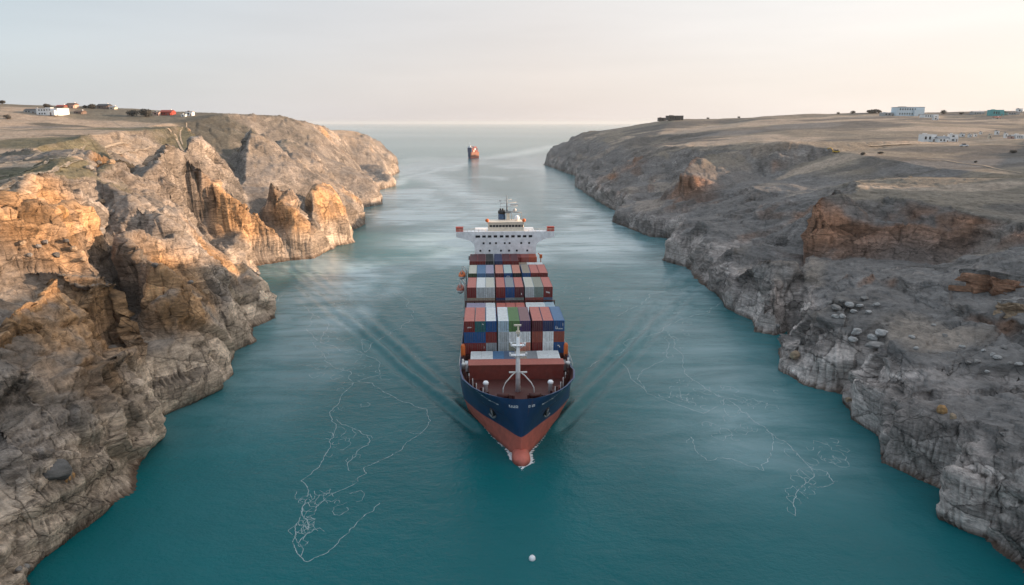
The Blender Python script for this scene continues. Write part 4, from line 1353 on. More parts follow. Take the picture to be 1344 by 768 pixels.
# ---- containers
CC = {
    'dark red': (.20, .022, .02), 'dull red': (.33, .075, .06), 'faded red': (.62, .20, .165), 'salmon': (.68, .28, .21), 'red brown': (.30, .075, .05), 'maroon': (.10, .018, .028),
    'white': (.80, .84, .86), 'cream': (.66, .65, .57), 'pale grey': (.47, .52, .54), 'pale blue': (.42, .56, .66), 'blue': (.012, .085, .26), 'mid blue': (.10, .22, .40), 'slate blue': (.11, .16, .26),
    'navy': (.03, .045, .13), 'green': (.10, .22, .075), 'dark green': (.04, .085, .04), 'teal green': (.02, .13, .14), 'purple': (.07, .04, .13), 'mauve': (.28, .15, .16), 'lavender': (.40, .37, .50),
    'tan': (.38, .32, .25), 'khaki grey': (.33, .34, .28), 'grey green': (.21, .27, .25), 'grey': (.30, .33, .36), 'black': (.02, .022, .026), 'aqua white': (.52, .64, .64), 'orange red': (.42, .075, .03),
}
CM = {}
def cmat(k):
    if k not in CM:
        CM[k] = paint('container_paint_' + k.replace(' ', '_'), CC[k], .5, .22, .35, dirt=tuple(.5 * c + .035 for c in CC[k]))
    return CM[k]
M_FRAME = paint('container_locking_steel', (.16, .14, .13), .5, .3, .8)


def container_mesh(L, H):
    b = MB(); W = 2.44
    # corrugated long sides and ends inside a frame of posts and rails; roof with shallow ribs
    def corr(n, along, fixed, axis, flip, z0, z1, dep):
        base = len(b.v)
        t = np.linspace(-along, along, n * 4 + 1)
        for i, a in enumerate(t):
            o = fixed - (dep if (i % 4) in (2, 3) else 0) * (1 if fixed > 0 else -1)
            for z in (z0, z1):
                b.v.append((o, a, z) if axis == 'x' else (a, o, z))
        for i in range(len(t) - 1):
            a = base + i * 2
            f = [a, a + 2, a + 3, a + 1]
            b.face(f[::-1] if flip else f, 0)
    n = 18 if L > 8 else 9
    corr(n, L / 2 - .1, W / 2 - .03, 'x', False, .12, H - .1, .05)
    corr(n, L / 2 - .1, -W / 2 + .03, 'x', True, .12, H - .1, .05)
    corr(6, W / 2 - .1, -L / 2 + .03, 'y', False, .12, H - .1, .06)
    corr(6, W / 2 - .1, L / 2 - .03, 'y', True, .12, H - .1, .06)
    for sx in (-1, 1):
        for sy in (-1, 1):
            b.box((sx * (W / 2 - .07), sy * (L / 2 - .07), H / 2), (.14, .14, H), 0)
        b.box((sx * (W / 2 - .05), 0, H - .05), (.10, L - .28, .10), 0); b.box((sx * (W / 2 - .05), 0, .07), (.10, L - .28, .14), 0)
    for sy in (-1, 1):
        b.box((0, sy * (L / 2 - .05), H - .05), (W - .28, .10, .10), 0); b.box((0, sy * (L / 2 - .05), .07), (W - .28, .10, .14), 0)
    n = len(b.v); k = 16 if L > 8 else 8
    ys = np.linspace(-L / 2 + .1, L / 2 - .1, k * 4 + 1)
    for i, y in enumerate(ys):
        z = H - .03 - (.03 if (i % 4) in (2, 3) else 0)
        b.v += [(-W / 2 + .09, y, z), (W / 2 - .09, y, z)]
    for i in range(len(ys) - 1):
        b.face([n + 2 * i, n + 2 * i + 1, n + 2 * i + 3, n + 2 * i + 2], 1)
    b.face([n, n + 2 * len(ys) - 2, n + 2 * len(ys) - 1, n + 1], 1)
    for x in (-.7, -.3, .3, .7):
        b.tube([(x, -L / 2 - .01, .2), (x, -L / 2 - .01, H - .2)], .028, 2, 5)
    return b.mesh('container', [cmat('white'), cmat('white'), M_FRAME])


CMESH = {'std': container_mesh(12.19, 2.57), 'high': container_mesh(12.19, 2.88), 'low': container_mesh(12.19, 2.42), 'short': container_mesh(6.06, 2.57)}
HT = {'std': 2.60, 'high': 2.91, 'low': 2.45, 'short': 2.60}
LEN = {'std': 12.19, 'high': 12.19, 'low': 12.19, 'short': 6.06}
PROTO = {}
ORD = ['leftmost', 'second', 'third', 'fourth', 'fifth', 'sixth', 'seventh', 'eighth', 'rightmost']


def put_container(kind, x, y, z, body, roof, label, group):
    if kind not in PROTO:
        o = PROTO[kind] = bpy.data.objects.new('shipping_container', CMESH[kind])
    else:
        o = PROTO[kind].copy()
    COL.objects.link(o)
    o.location = (*ship_to_world(x, y), z); o.rotation_euler = (0, 0, SHIP_RZ)
    for i, k in enumerate((body, roof)):
        o.material_slots[i].link = 'OBJECT'; o.material_slots[i].material = cmat(k)
    tag(o, label, 'container', group)
    return o


def col_x(i, n, gap):
    # columns in blocks of three with wider gaps between the blocks
    xs, x = [], 0.0
    for k in range(n):
        if k: x += 2.44 + (gap if k in (3, 6) and n == 9 else .06)
        xs.append(x)
    m = (xs[0] + xs[-1]) / 2
    return xs[i] - m


def where(i, n):
    if i == 0: return 'leftmost'
    if i == n - 1: return 'rightmost'
    if n % 2 and i == n // 2: return 'middle'
    return (ORD[i] + ' from left') if i < n / 2 else (ORD[n - 1 - i] + ' from right')


def bay(kind, y0, z0, fronts, roofs, tiers_total, phrase, group, tier_names, gap=.36, xoff=0.0, n=9, first=0, side_cols=True):
    """fronts: list of tiers from the top down, each a list of colours (None = not there)."""
    made = {}
    top = tiers_total - 1
    for t, row in enumerate(fronts):
        for i, body in enumerate(row):
            if body is None: continue
            roof = roofs[i] if t == 0 else body
            extra = '' if roof == body or t > 0 or roof is None else ' with a %s roof' % roof
            lab = '%s container, %s, %s of the %s' % (body, where(i, len(row)), tier_names[t], phrase)
            if t == 0 and tier_names[t] == '':
                lab = '%s container, %s in the %s' % (body, where(i, len(row)), phrase)
            o = put_container(kind, col_x(i + first, n, gap) + xoff, y0 + LEN[kind] / 2, z0 + (top - t) * HT[kind], body, roof or body, lab, group)
            made[(t, i)] = o
    # lower tiers of the outermost columns, which show along the ship's sides
    if side_cols:
        cyc = ['dull red', 'blue', 'grey', 'dark red']
        for i, word in ((0, 'leftmost'), (len(fronts[0]) - 1, 'rightmost')):
            for t in range(len(fronts), tiers_total):
                c = cyc[(t + i) % 4]
                put_container(kind, col_x(i + first, n, gap) + xoff, y0 + LEN[kind] / 2, z0 + (top - t) * HT[kind], c, c,
                              '%s container, %s column, %s below the top of the %s' % (c, word, ('one', 'one', 'two', 'three')[t], phrase), group)
    return made


def lettering(o, kind, marks):
    """white writing on the end wall that faces forward"""
    p = MB(); L = LEN[kind]
    for x, z, w, h in marks:
        p.box((x, -L / 2 - .03, z), (w, .03, h))
    p.build('lettering', M_MARK, o)


NG = 'containers stacked on the big ship'
bay('short', 24.3, 8.68, [['white', 'white', 'mid blue', 'slate blue', 'tan', 'grey', 'white', 'white']], ['white', 'white', 'mid blue', 'slate blue', 'tan', 'grey', 'white', 'white'], 1,
    'layer behind the red breakwater', NG, [''], n=8)
B = bay('std', 31.7, 10.25, [
    ['dark red', 'teal green', 'blue', 'pale blue', 'green', 'purple', 'maroon', 'navy', 'blue'],
    ['blue', 'blue', 'dark red', 'pale grey', 'white', 'white', 'red brown', 'white', 'red brown'],
    ['dark red', 'dark red', 'grey', 'pale grey', 'khaki grey', 'salmon', 'dark red', 'white', 'blue']],
    ['faded red', 'faded red', 'white', 'white', 'green', 'mauve', 'faded red', 'faded red', 'mid blue'], 3, 'tall stack behind the foremast', NG, ['top tier', 'middle tier', 'bottom tier'])
Cb = bay('std', 45.7, 10.25, [['lavender', 'lavender', 'white', 'dull red', 'dull red', 'dull red', 'white', 'white', 'pale blue']], ['lavender', 'lavender', 'white', 'faded red', 'faded red', 'faded red', 'white', 'white', 'pale blue'],
    2, 'low row between two tall stacks', NG, [''])
Dd = bay('high', 60.2, 10.4, [
    ['dark red', 'pale grey', 'pale grey', 'dark red', 'blue', 'maroon', 'pale grey', 'grey green', 'dark red'],
    ['tan', 'tan', 'tan', 'navy', 'grey', 'grey green', 'dull red', 'dull red', 'slate blue']],
    ['faded red', 'white', 'cream', 'faded red', 'grey', 'faded red', 'cream', 'khaki grey', 'faded red'], 3, 'second tall stack', NG, ['top tier', 'second tier'])
Ee = bay('low', 75.2, 9.9, [['dark green', 'mid blue', 'slate blue', 'maroon', 'blue', 'black', 'blue', 'dark red', 'dark red']],
    ['cream', 'mid blue', 'lavender', 'salmon', 'aqua white', 'salmon', 'tan', 'faded red', 'faded red'], 4, 'hindmost tall stack', NG, ['top tier'])
bay('std', 89.9, 9.9, [['dark red', 'dark red', 'black', 'navy', 'dark red', 'dark red']], ['maroon', 'maroon', 'black', 'navy', 'maroon', 'maroon'], 4, 'row in front of the deckhouse', NG, [''], side_cols=False)
for i, (c, r) in enumerate((('tan', 'tan'), ('white', 'white'), ('pale grey', 'white'))):
    put_container('short', col_x(6 + i, 9, .36), 93.2, 16.0, c, r, '%s short container, %s of three right of the dark row' % (c, ('first', 'second', 'last')[i]), NG)
for i, c in enumerate(('dark red', 'dull red', 'orange red')):
    put_container('short', col_x(6 + i, 9, .36) - 1.6, 99.8, 17.5, c, c, '%s short container, %s of three against the white deckhouse wall' % (c, ('first', 'second', 'last')[i]), NG)
lettering(B[(0, 0)], 'std', [(-.35 + .16 * k, 1.1 + .05 * (k % 2), .11, .30 - .08 * (k % 3)) for k in range(6)])
lettering(B[(0, 8)], 'std', [(-.75, .9, .14, .7), (-.55, .62, .5, .12), (-.4, .85, .12, .5)] + [(-.1 + .17 * k, .62, .1, .26) for k in range(6)] + [(.85, 1.6, .1, .7)])
lettering(B[(0, 1)], 'std', [(.5, 1.9, .12, .2), (.7, 1.8, .25, .1)])
lettering(B[(2, 1)], 'std', [(.85, 1.5, .08, .5)]); lettering(B[(2, 8)], 'std', [(-.1, 1.8, .4, .18), (.15, 1.5, .2, .3)])
lettering(Dd[(0, 8)], 'high', [(-.5 + .22 * k, 1.5 - .06 * k, .14, .4) for k in range(5)])
lettering(Dd[(0, 5)], 'high', [(.6, 1.0, .2, .5)]); lettering(Ee[(0, 4)], 'low', [(-.4 + .2 * k, 1.4 + .2 * (k % 2), .12, .3) for k in range(5)])
# ------------------------------------------------------------------ second ship, far out
M_SUN_FLANK = paint('sunlit_flank_tint', (.24, .085, .05), .6, .2, .1)  # sunlit side of the far hull, its orange light put into the colour
FAR_RZ = R(-27)
far = empty('cargo_ship', (*ray_z(618, 205.2, 0)[:2], 0), FAR_RZ)
far.scale = (.62, .5, 1.0)
tag(far, 'small distant cargo ship with a navy end and sunlit orange flank at the strait mouth', 'cargo ship')
fh = MB()
ys = [0, 1.5, 4, 8, 14, 40, 52, 56]
hw = [3.5, 5.2, 6.4, 7.2, 7.6, 7.6, 7.2, 6.0]
for z, k in ((-1, .86), (2.5, .95), (2.9, .96), (11, 1.06)):
    for sgn in (-1, 1):
        for y, w_ in zip(ys, hw):
            fh.v.append((sgn * w_ * k, y - 10, z))
m = len(ys)
for l in range(3):
    for sgn in (0, 1):
        for i in range(m - 1):
            a = l * 2 * m + sgn * m + i
            f = [a, a + 1, a + 1 + 2 * m, a + 2 * m]
            fh.face(f if sgn else f[::-1], 1 if l == 0 else (2 if sgn == 1 else 0))
    a = l * 2 * m
    fh.face([a, a + m, a + 3 * m, a + 2 * m], 0)
    fh.face([a + m - 1, a + 3 * m - 1, a + 4 * m - 1, a + 2 * m + 2 * 0 + m - 1 + m * 1][:3] + [a + 3 * m - 1], 0) if False else None
fh.face([6 * m + i for i in range(m)] + [7 * m + i for i in range(m)][::-1], 3)
fh.build('hull', [M_NAVY, M_BOOT, M_SUN_FLANK, M_DECK], far)
q = MB(); q.box((0, -7.0, 15), (12.5, 4.5, 8), 0); q.box((0, -7.0, 19.2), (14, 5, .5), 1); q.build('deckhouse', [M_NAVY, M_WHITE], far)
q = MB(); q.box((0, -6.5, 21), (7, 3.5, 3.2)); q.build('wheelhouse', M_WHITE, far)
q = MB(); q.tube([(0, -6, 22.4), (0, -6, 28)], [.35, .15], n=6); q.tube([(-2, -6, 25.4), (2, -6, 25.4)], .12); q.build('mast', M_WHITE, far)
q = MB(); q.lathe((2.2, -3.6, 11), [(1.2, 0), (1.2, 11), (1.0, 12)], 0, 12); q.build('funnel', M_BLACK, far)
k = 0
for yb in (0, 8, 16, 24, 32):
    for t in range(3 if yb < 30 else 2):
        c = ['dark red', 'dull red', 'maroon', 'cream', 'dark red', 'navy', 'dark red', 'white', 'orange red', 'dull red', 'navy', 'dark red', 'dark red', 'maroon'][k]
        q = MB(); q.box((0, 0, 1.6), (14.0, 6.6, 3.1))
        for x in np.linspace(-6.5, 6.5, 7): q.box((x, 0, 1.55), (.2, 6.7, 3.0))
        o = q.build('cargo_stack', [cmat(c)])
        cs, sn = math.cos(FAR_RZ), math.sin(FAR_RZ); x, y = 0, yb * .5; o.scale = (.62, .5, 1.0)
        o.location = (far.location.x + x * cs - y * sn, far.location.y + x * sn + y * cs, 11.05 + t * 3.15); o.rotation_euler = (0, 0, FAR_RZ)
        tag(o, '%s cargo layer on the far ship, %s bay from its deckhouse, %s' % (c, ('first', 'second', 'third', 'fourth', 'fifth')[yb // 8], ('bottom', 'middle', 'top')[t]), 'cargo', 'cargo on the far ship')
        k += 1

# ------------------------------------------------------------------ buoy
bx, by, _ = ray_z(698.5, 701, 0)
buoy = empty('mooring_buoy', (bx, by, 0)); tag(buoy, 'round white buoy floating on the teal water ahead of the ship', 'buoy')
q = MB(); q.lathe((0, 0, -.25), [(.15, 0), (.40, .1), (.50, .38), (.46, .62), (.30, .84), (.1, .93)], 0, 20); q.build('float', M_WHITE, buoy)
q = MB(); q.tube([(-.12, 0, .66), (-.12, 0, .80), (0, 0, .86), (.12, 0, .80), (.12, 0, .66)], .025, 0, 6); q.build('lifting_ring', M_GREY, buoy)

# ------------------------------------------------------------------ foam threads drifting on the water
M_FOAM, nt, b = node_mat('foam')
b.inputs['Base Color'].default_value = (.62, .72, .74, 1); b.inputs['Roughness'].default_value = .7
geo = N(nt, 'ShaderNodeNewGeometry'); nz = N(nt, 'ShaderNodeTexNoise', i_Scale=.6, i_Detail=4.0)
nt.links.new(geo.outputs['Position'], nz.inputs['Vector'])
rp = ramp(nt, nz.outputs['Fac'], [(.22, .12), (.6, .55)])
nt.links.new(rp.outputs[0], b.inputs['Alpha'])


def foam_threads(lines, scribbles, seed, label):
    g = random.Random(seed); p = MB()
    def ribbon(pts, w):
        for it in range(4):
            out = []
            for (a, b_) in zip(pts[:-1], pts[1:]):
                L = math.hypot(b_[0] - a[0], b_[1] - a[1]); o = g.gauss(0, .07) * L
                nx, ny = -(b_[1] - a[1]) / (L + 1e-6), (b_[0] - a[0]) / (L + 1e-6)
                out += [a, ((a[0] + b_[0]) / 2 + nx * o, (a[1] + b_[1]) / 2 + ny * o)]
            pts = out + [pts[-1]]
            if L < 1.0: break
        n0 = len(p.v)
        for i, q in enumerate(pts):
            a, c = pts[max(i - 1, 0)], pts[min(i + 1, len(pts) - 1)]
            L = math.hypot(c[0] - a[0], c[1] - a[1]) + 1e-6
            nx, ny = -(c[1] - a[1]) / L, (c[0] - a[0]) / L
            ww = w * g.uniform(.5, 1.3) / 2
            for s in (-1, 1): p.v.append((q[0] + nx * ww * s, q[1] + ny * ww * s, .16))
        for i in range(len(pts) - 1):
            k = n0 + 2 * i; p.face([k, k + 2, k + 3, k + 1])
    for ln in lines:
        W = [ray_z(a, c, 0)[:2] for a, c in ln]
        ribbon(W, .11)
        for q in W:                      # side threads
            for _ in range(g.choice((0, 0, 1))):
                r, t = g.uniform(.8, 3), g.uniform(0, 6.28)
                m = (q[0] + r * .5 * math.cos(t + .5), q[1] + r * .6 * math.sin(t + .5))
                ribbon([q, m, (q[0] + r * math.cos(t), q[1] + r * math.sin(t))], .07)
    for (a, c, rx, ry, n) in scribbles:
        for _ in range(n):
            x, y = a + g.gauss(0, rx), c + g.gauss(0, ry)
            q = ray_z(x, y, 0)[:2]; t = g.uniform(0, 6.28); pts = [q]
            r0 = g.uniform(.4, 1.7); nn = g.randint(5, 9); c0 = q; full = g.uniform(.55, 1.0); pts = []
            for k in range(int(nn * full) + 1):
                a_ = t + k * 2 * math.pi / nn; r = r0 * g.uniform(.65, 1.3)
                pts.append((c0[0] + r * math.cos(a_), c0[1] + 1.3 * r * math.sin(a_)))
            ribbon(pts, .075)
    o = p.build('foam', M_FOAM); tag(o, label, 'foam', kind='stuff'); return o


def tr(pts, s, ox, oy): return [(ox + a / s, oy + c / s) for a, c in pts]
foam_threads([tr(q, 2.02, 340, 340) for q in (
    [(45, 90), (60, 70), (110, 60), (160, 55), (200, 65), (260, 60), (300, 75), (360, 65), (400, 85), (410, 130), (380, 145), (350, 165), (300, 190), (280, 215)],
    [(60, 95), (120, 98), (145, 120), (130, 160), (150, 200), (175, 235), (210, 255), (245, 265), (250, 290), (215, 330), (190, 360), (205, 400), (190, 450), (160, 500), (130, 570), (115, 600), (95, 650), (90, 690), (110, 725), (130, 737), (180, 715), (230, 670), (270, 630), (320, 590)],
    [(110, 610), (150, 610), (200, 565), (250, 545), (285, 515), (280, 500), (330, 480), (380, 455), (430, 415), (455, 385), (445, 355), (400, 340), (350, 320), (300, 290), (260, 285)],
    [(205, 380), (240, 400), (285, 420), (290, 445), (260, 460), (235, 490), (240, 510)], [(145, 120), (180, 150), (165, 190), (215, 210), (250, 205), (285, 220), (320, 270), (260, 285)],
    [(115, 600), (130, 655), (105, 690), (110, 725)], [(280, 215), (275, 180), (300, 190)])],
    [(430, 385, 35, 10, 26), (520, 372, 40, 8, 26), (470, 470, 30, 20, 14), (402, 660, 7, 20, 14), (425, 625, 22, 7, 12), (455, 560, 20, 25, 10), (440, 445, 20, 15, 14)], 3,
    'thin white threads of foam drifting on the water left of the ship')
foam_threads([tr(q, 2.4, 740, 340) for q in (
    [(65, 303), (180, 255), (300, 195), (350, 165), (390, 150), (460, 135), (495, 105)], [(180, 285), (210, 330), (260, 375), (330, 400), (380, 415), (440, 435), (480, 415), (510, 390), (560, 400), (605, 415)],
    [(330, 190), (345, 240), (375, 290), (400, 330), (450, 365), (520, 395), (560, 430), (600, 460), (655, 495), (650, 550), (630, 605), (580, 590), (530, 570), (450, 575), (420, 550), (400, 505)],
    [(655, 495), (700, 520), (740, 560), (780, 600), (770, 640), (740, 660), (725, 690), (730, 740)], [(780, 600), (830, 610), (850, 640), (800, 655), (770, 640)], [(310, 205), (330, 270), (245, 310), (255, 360)],
    [(160, 150), (220, 120), (270, 80), (440, 65)])],
    [(800, 375, 35, 10, 26), (885, 400, 10, 20, 22), (900, 490, 14, 12, 18), (960, 505, 30, 8, 22), (1060, 600, 14, 20, 10), (1080, 570, 14, 14, 12), (950, 545, 24, 16, 10)], 8,
    'thin white threads of foam drifting on the water right of the ship')

# ------------------------------------------------------------------ boulders and slabs lying on the banks
M_STONE = {}
def stone_mat(key, col):
    if key in M_STONE: return M_STONE[key]
    m, nt, b = node_mat('stone_' + key)
    tc = N(nt, 'ShaderNodeTexCoord'); L = nt.links.new
    n1 = N(nt, 'ShaderNodeTexNoise', i_Scale=1.1, i_Detail=9.0, i_Roughness=.7); L(tc.outputs['Object'], n1.inputs['Vector'])
    mp = N(nt, 'ShaderNodeMapping'); mp.inputs['Scale'].default_value = (.3, .3, 2.5); L(tc.outputs['Object'], mp.inputs['Vector'])
    n2 = N(nt, 'ShaderNodeTexNoise', i_Scale=1.4, i_Detail=6.0); L(mp.outputs[0], n2.inputs['Vector'])
    c = mixc(nt, 1.0, col, ramp(nt, n1.outputs['Fac'], [(.3, .6), (.7, 1.3)]).outputs[0], 'MULTIPLY')
    c = mixc(nt, 1.0, c, ramp(nt, n2.outputs['Fac'], [(.35, .7), (.65, 1.2)]).outputs[0], 'MULTIPLY')
    L(c, b.inputs['Base Color']); b.inputs['Roughness'].default_value = .92
    bp = N(nt, 'ShaderNodeBump', i_Distance=.5, i_Strength=.7); L(n1.outputs['Fac'], bp.inputs['Height']); L(bp.outputs[0], b.inputs['Normal'])
    M_STONE[key] = m
    return m


def stone_mesh(seed, sub=3, flat=False):
    bm = bmesh.new(); bmesh.ops.create_icosphere(bm, subdivisions=sub, radius=1.0)
    g = np.random.default_rng(seed)
    planes = [(Vector(g.normal(0, 1, 3)).normalized(), g.uniform(.62, .92)) for _ in range(11)]
    for v in bm.verts:
        p = v.co.copy()
        for n, dd in planes:
            e = p.dot(n) - dd
            if e > 0: p -= n * e
        k = float(vnoise3(np.array([p.x * 2.2 + seed]), np.array([p.y * 2.2]), np.array([p.z * 2.2]), seed)[0])
        v.co = p * (1 + .22 * k)
    me = bpy.data.meshes.new('boulder'); bm.to_mesh(me); bm.free()
    me.polygons.foreach_set('use_smooth', np.zeros(len(me.polygons), bool))
    me.materials.append(stone_mat('grey', (.25, .235, .225)))
    return me


SM = [stone_mesh(s) for s in (1, 2, 3, 4, 5)]
def boulder(px, py, wpx, hpx, key, label, group=None, name='boulder', seed=0, deep=1.0, rz=None):
    x, y, z = on_ground(px, py)
    zc = y * COSP + (CAM_H - z) * math.sin(PITCH)
    w, h = wpx * zc / FPX, hpx * zc / FPX
    o = bpy.data.objects.new(name, SM[seed % 5]); COL.objects.link(o)
    o.location = (x, y, z + h * .28); o.scale = (w * .58, w * .5 * deep, h * .6)
    o.rotation_euler = (rnd.uniform(-.15, .15), rnd.uniform(-.15, .15), rnd.uniform(0, 6.28) if rz is None else rz)
    o.material_slots[0].link = 'OBJECT'
    o.material_slots[0].material = stone_mat(key, {'grey': (.25, .235, .225), 'pale': (.40, .39, .385), 'dark': (.12, .115, .112), 'ochre': (.40, .23, .10), 'rust': (.30, .15, .085), 'tan': (.34, .25, .17)}[key])
    tag(o, label, 'rock', group)
    return o


boulder(72, 606, 44, 26, 'dark', 'big dark rounded boulder on the pale rock just above the water at lower left', seed=1, rz=.3)
boulder(88, 611, 22, 15, 'ochre', 'ochre boulder wedged against the big dark boulder near the lower left shore', seed=2)
boulder(105, 285, 24, 17, 'dark', 'dark oval boulder beside the ochre scarp on the left bank', seed=0)
boulder(78, 280, 22, 20, 'ochre', 'square ochre block in the scarp on the upper left bank', seed=3)
boulder(128, 302, 20, 14, 'grey', 'grey boulder below the dark oval one on the left bank', seed=4)
boulder(1043, 455, 12, 11, 'tan', 'round tan boulder set in the low cliff on the right bank', seed=1)
boulder(1236, 520, 11, 14, 'ochre', 'small ochre boulder standing above the low right cliff', seed=2)
boulder(1250, 530, 9, 11, 'tan', 'small tan boulder beside the ochre one above the low right cliff', seed=0)
def ledge(px, py, wpx, hpx, keys, label, rz, seed):
    """a broken outcrop of stacked rock beds with ragged edges"""
    x, y, z = on_ground(px, py)
    zc = y * COSP + (CAM_H - z) * math.sin(PITCH)
    w, h = wpx * zc / FPX, hpx * zc / FPX
    g = np.random.default_rng(seed); m = MB(); nl = 5; n = 22
    z0 = -h * .5
    ang = np.sort(np.linspace(0, 2 * math.pi, n, endpoint=False) + g.uniform(-.1, .1, n))
    base = 1 + .16 * g.normal(0, 1, n)
    for k in range(nl):
        t = (1.5 * h / nl) * g.uniform(.75, 1.25)
        rr = base * (1 - .035 * k) + g.normal(0, .09, n) - (.08 if k % 2 else 0) - (.12 if k == nl - 1 else 0)
        sq = 1 / np.maximum(np.abs(np.cos(ang)) ** .7 + np.abs(np.sin(ang)) ** .7, .9)
        poly = [(w * .62 * rr[i] * math.cos(ang[i]) * sq[i] * 1.3 - k * w * .012, w * .34 * rr[i] * math.sin(ang[i]) * sq[i] * 1.3 + k * w * .03) for i in range(n)]
        top = k == nl - 1
        m.prism(poly, z0, z0 + t - .004, 1 if top else 0)
        z0 += t
    me_ = m.mesh('rock_ledge', [stone_mat(keys[0], None), stone_mat(keys[1], None)])
    bm = bmesh.new(); bm.from_mesh(me_); bmesh.ops.triangulate(bm, faces=[f for f in bm.faces if len(f.verts) > 4])
    bmesh.ops.subdivide_edges(bm, edges=bm.edges[:], cuts=2, use_grid_fill=True)
    for v in bm.verts:
        c = v.co
        q = [float(vnoise3(np.array([c.x * f + o_]), np.array([c.y * f]), np.array([c.z * f * 1.5]), seed + o_)[0]) for f, o_ in ((.35, 1), (.35, 2), (.5, 3), (1.2, 4))]
        v.co += Vector((q[0] * 2.2 + q[3] * .5, q[1] * 2.2 + q[3] * .5, q[2] * 1.1))
    bm.to_mesh(me_); bm.free()
    o = bpy.data.objects.new('rock_ledge', me_); COL.objects.link(o); o.location = (x, y, z)
    #, [stone_mat(keys[0], None), stone_mat(keys[1], None)], loc=(x, y, z), rz=rz)
    o.rotation_euler = (-.12, .10, rz)
    tag(o, label, 'rock')
for k_, c_ in {'grey': (.25, .235, .225), 'pale': (.40, .39, .385), 'dark': (.12, .115, .112), 'ochre': (.40, .23, .10), 'rust': (.27, .145, .09), 'tan': (.30, .225, .165)}.items(): stone_mat(k_, c_)
ledge(1306, 368, 56, 18, ('rust', 'dark'), 'long rust brown rock ledge with dark top on the right bank', -.3, 3)
ledge(1336, 396, 50, 15, ('tan', 'grey'), 'layered tan rock ledge at the right edge of the dark slope', .25, 5)
pale = [(1123, 425, 13, 9, 'pale grey stone at the left of the group on the low cliff lip'), (1119, 432, 13, 7, 'flat pale stone at the cliff lip left of the dark crack'), (1145, 430, 12, 9, 'square pale stone in the middle of the cliff lip group'),
        (1157, 424, 17, 9, 'largest pale slab, rightmost of the cliff lip group'), (1149, 440, 24, 8, 'flat grey slab at the front of the cliff lip group')]
for i, (a, c, w, h, lab) in enumerate(pale):
    boulder(a, c, w, h, 'pale' if i < 4 else 'grey', lab, name='rock_slab', seed=i)
for i, (a, c, w) in enumerate([(1097, 392, 12), (1106, 402, 9), (1114, 388, 12), (1134, 380, 11), (1140, 397, 9), (1096, 402, 8), (1089, 386, 8), (1197, 428, 8), (1203, 441, 7), (1282, 458, 9), (1303, 450, 8), (1309, 454, 10), (1325, 463, 7),
                               (1336, 462, 10), (1295, 470, 7), (1240, 425, 7), (1225, 412, 6), (1262, 440, 8), (1318, 440, 9), (1120, 396, 9), (1128, 390, 8), (1104, 384, 7), (1150, 388, 8), (1290, 445, 6), (1270, 462, 7)]):
    boulder(a, c, w, w * .55, 'pale' if i % 3 else 'grey', 'small pale stone lying loose on the dark grey slope of the right bank', 'small pale stones scattered on the right slope', 'stone', seed=i)
for i, (a, c, w) in enumerate([(214, 527, 9), (221, 525, 7), (228, 522, 8), (38, 732, 12), (28, 745, 14), (24, 715, 10), (206, 541, 8), (338, 352, 7), (1112, 515, 9), (1020, 423, 7)]):
    boulder(a, c, w, w * .7, 'grey' if i % 2 else 'tan', 'small boulder fallen at the waterline below the cliffs', 'small boulders at the waterline', 'boulder', seed=i + 1)
for i, (a, c, w) in enumerate([(30, 312, 9), (52, 322, 8), (75, 330, 10), (98, 322, 9), (60, 312, 8), (88, 312, 7), (110, 336, 8), (40, 330, 7), (120, 268, 9), (135, 262, 8), (148, 275, 10), (100, 255, 8), (85, 248, 7), (118, 220, 9), (130, 215, 8), (146, 212, 10),
                               (235, 395, 8), (205, 345, 9), (270, 372, 8), (250, 360, 7)]):
    boulder(a, c, w, w * .7, ('tan', 'grey', 'dark')[i % 3], 'small loose rock lying on the slopes of the left bank', 'small loose rocks on the left slopes', 'boulder', seed=i + 2)

# ------------------------------------------------------------------ houses on the plateaus
M_HW = {k: paint('house_wall_' + k.replace(' ', '_'), c, .8, .15, .5) for k, c in
        {'white': (.78, .79, .80), 'pale blue': (.55, .66, .74), 'cream': (.66, .58, .48), 'red': (.32, .05, .035), 'brown': (.17, .12, .10), 'grey': (.36, .37, .38), 'pink': (.55, .36, .30), 'dark': (.055, .05, .05), 'teal': (.08, .36, .38)}.items()}
M_HR = {k: paint('house_roof_' + k.replace(' ', '_'), c, .8, .2, .5) for k, c in {'dark': (.05, .055, .065), 'red': (.28, .05, .035), 'grey': (.27, .28, .30), 'white': (.7, .7, .7), 'brown': (.13, .08, .06), 'teal': (.05, .40, .42)}.items()}


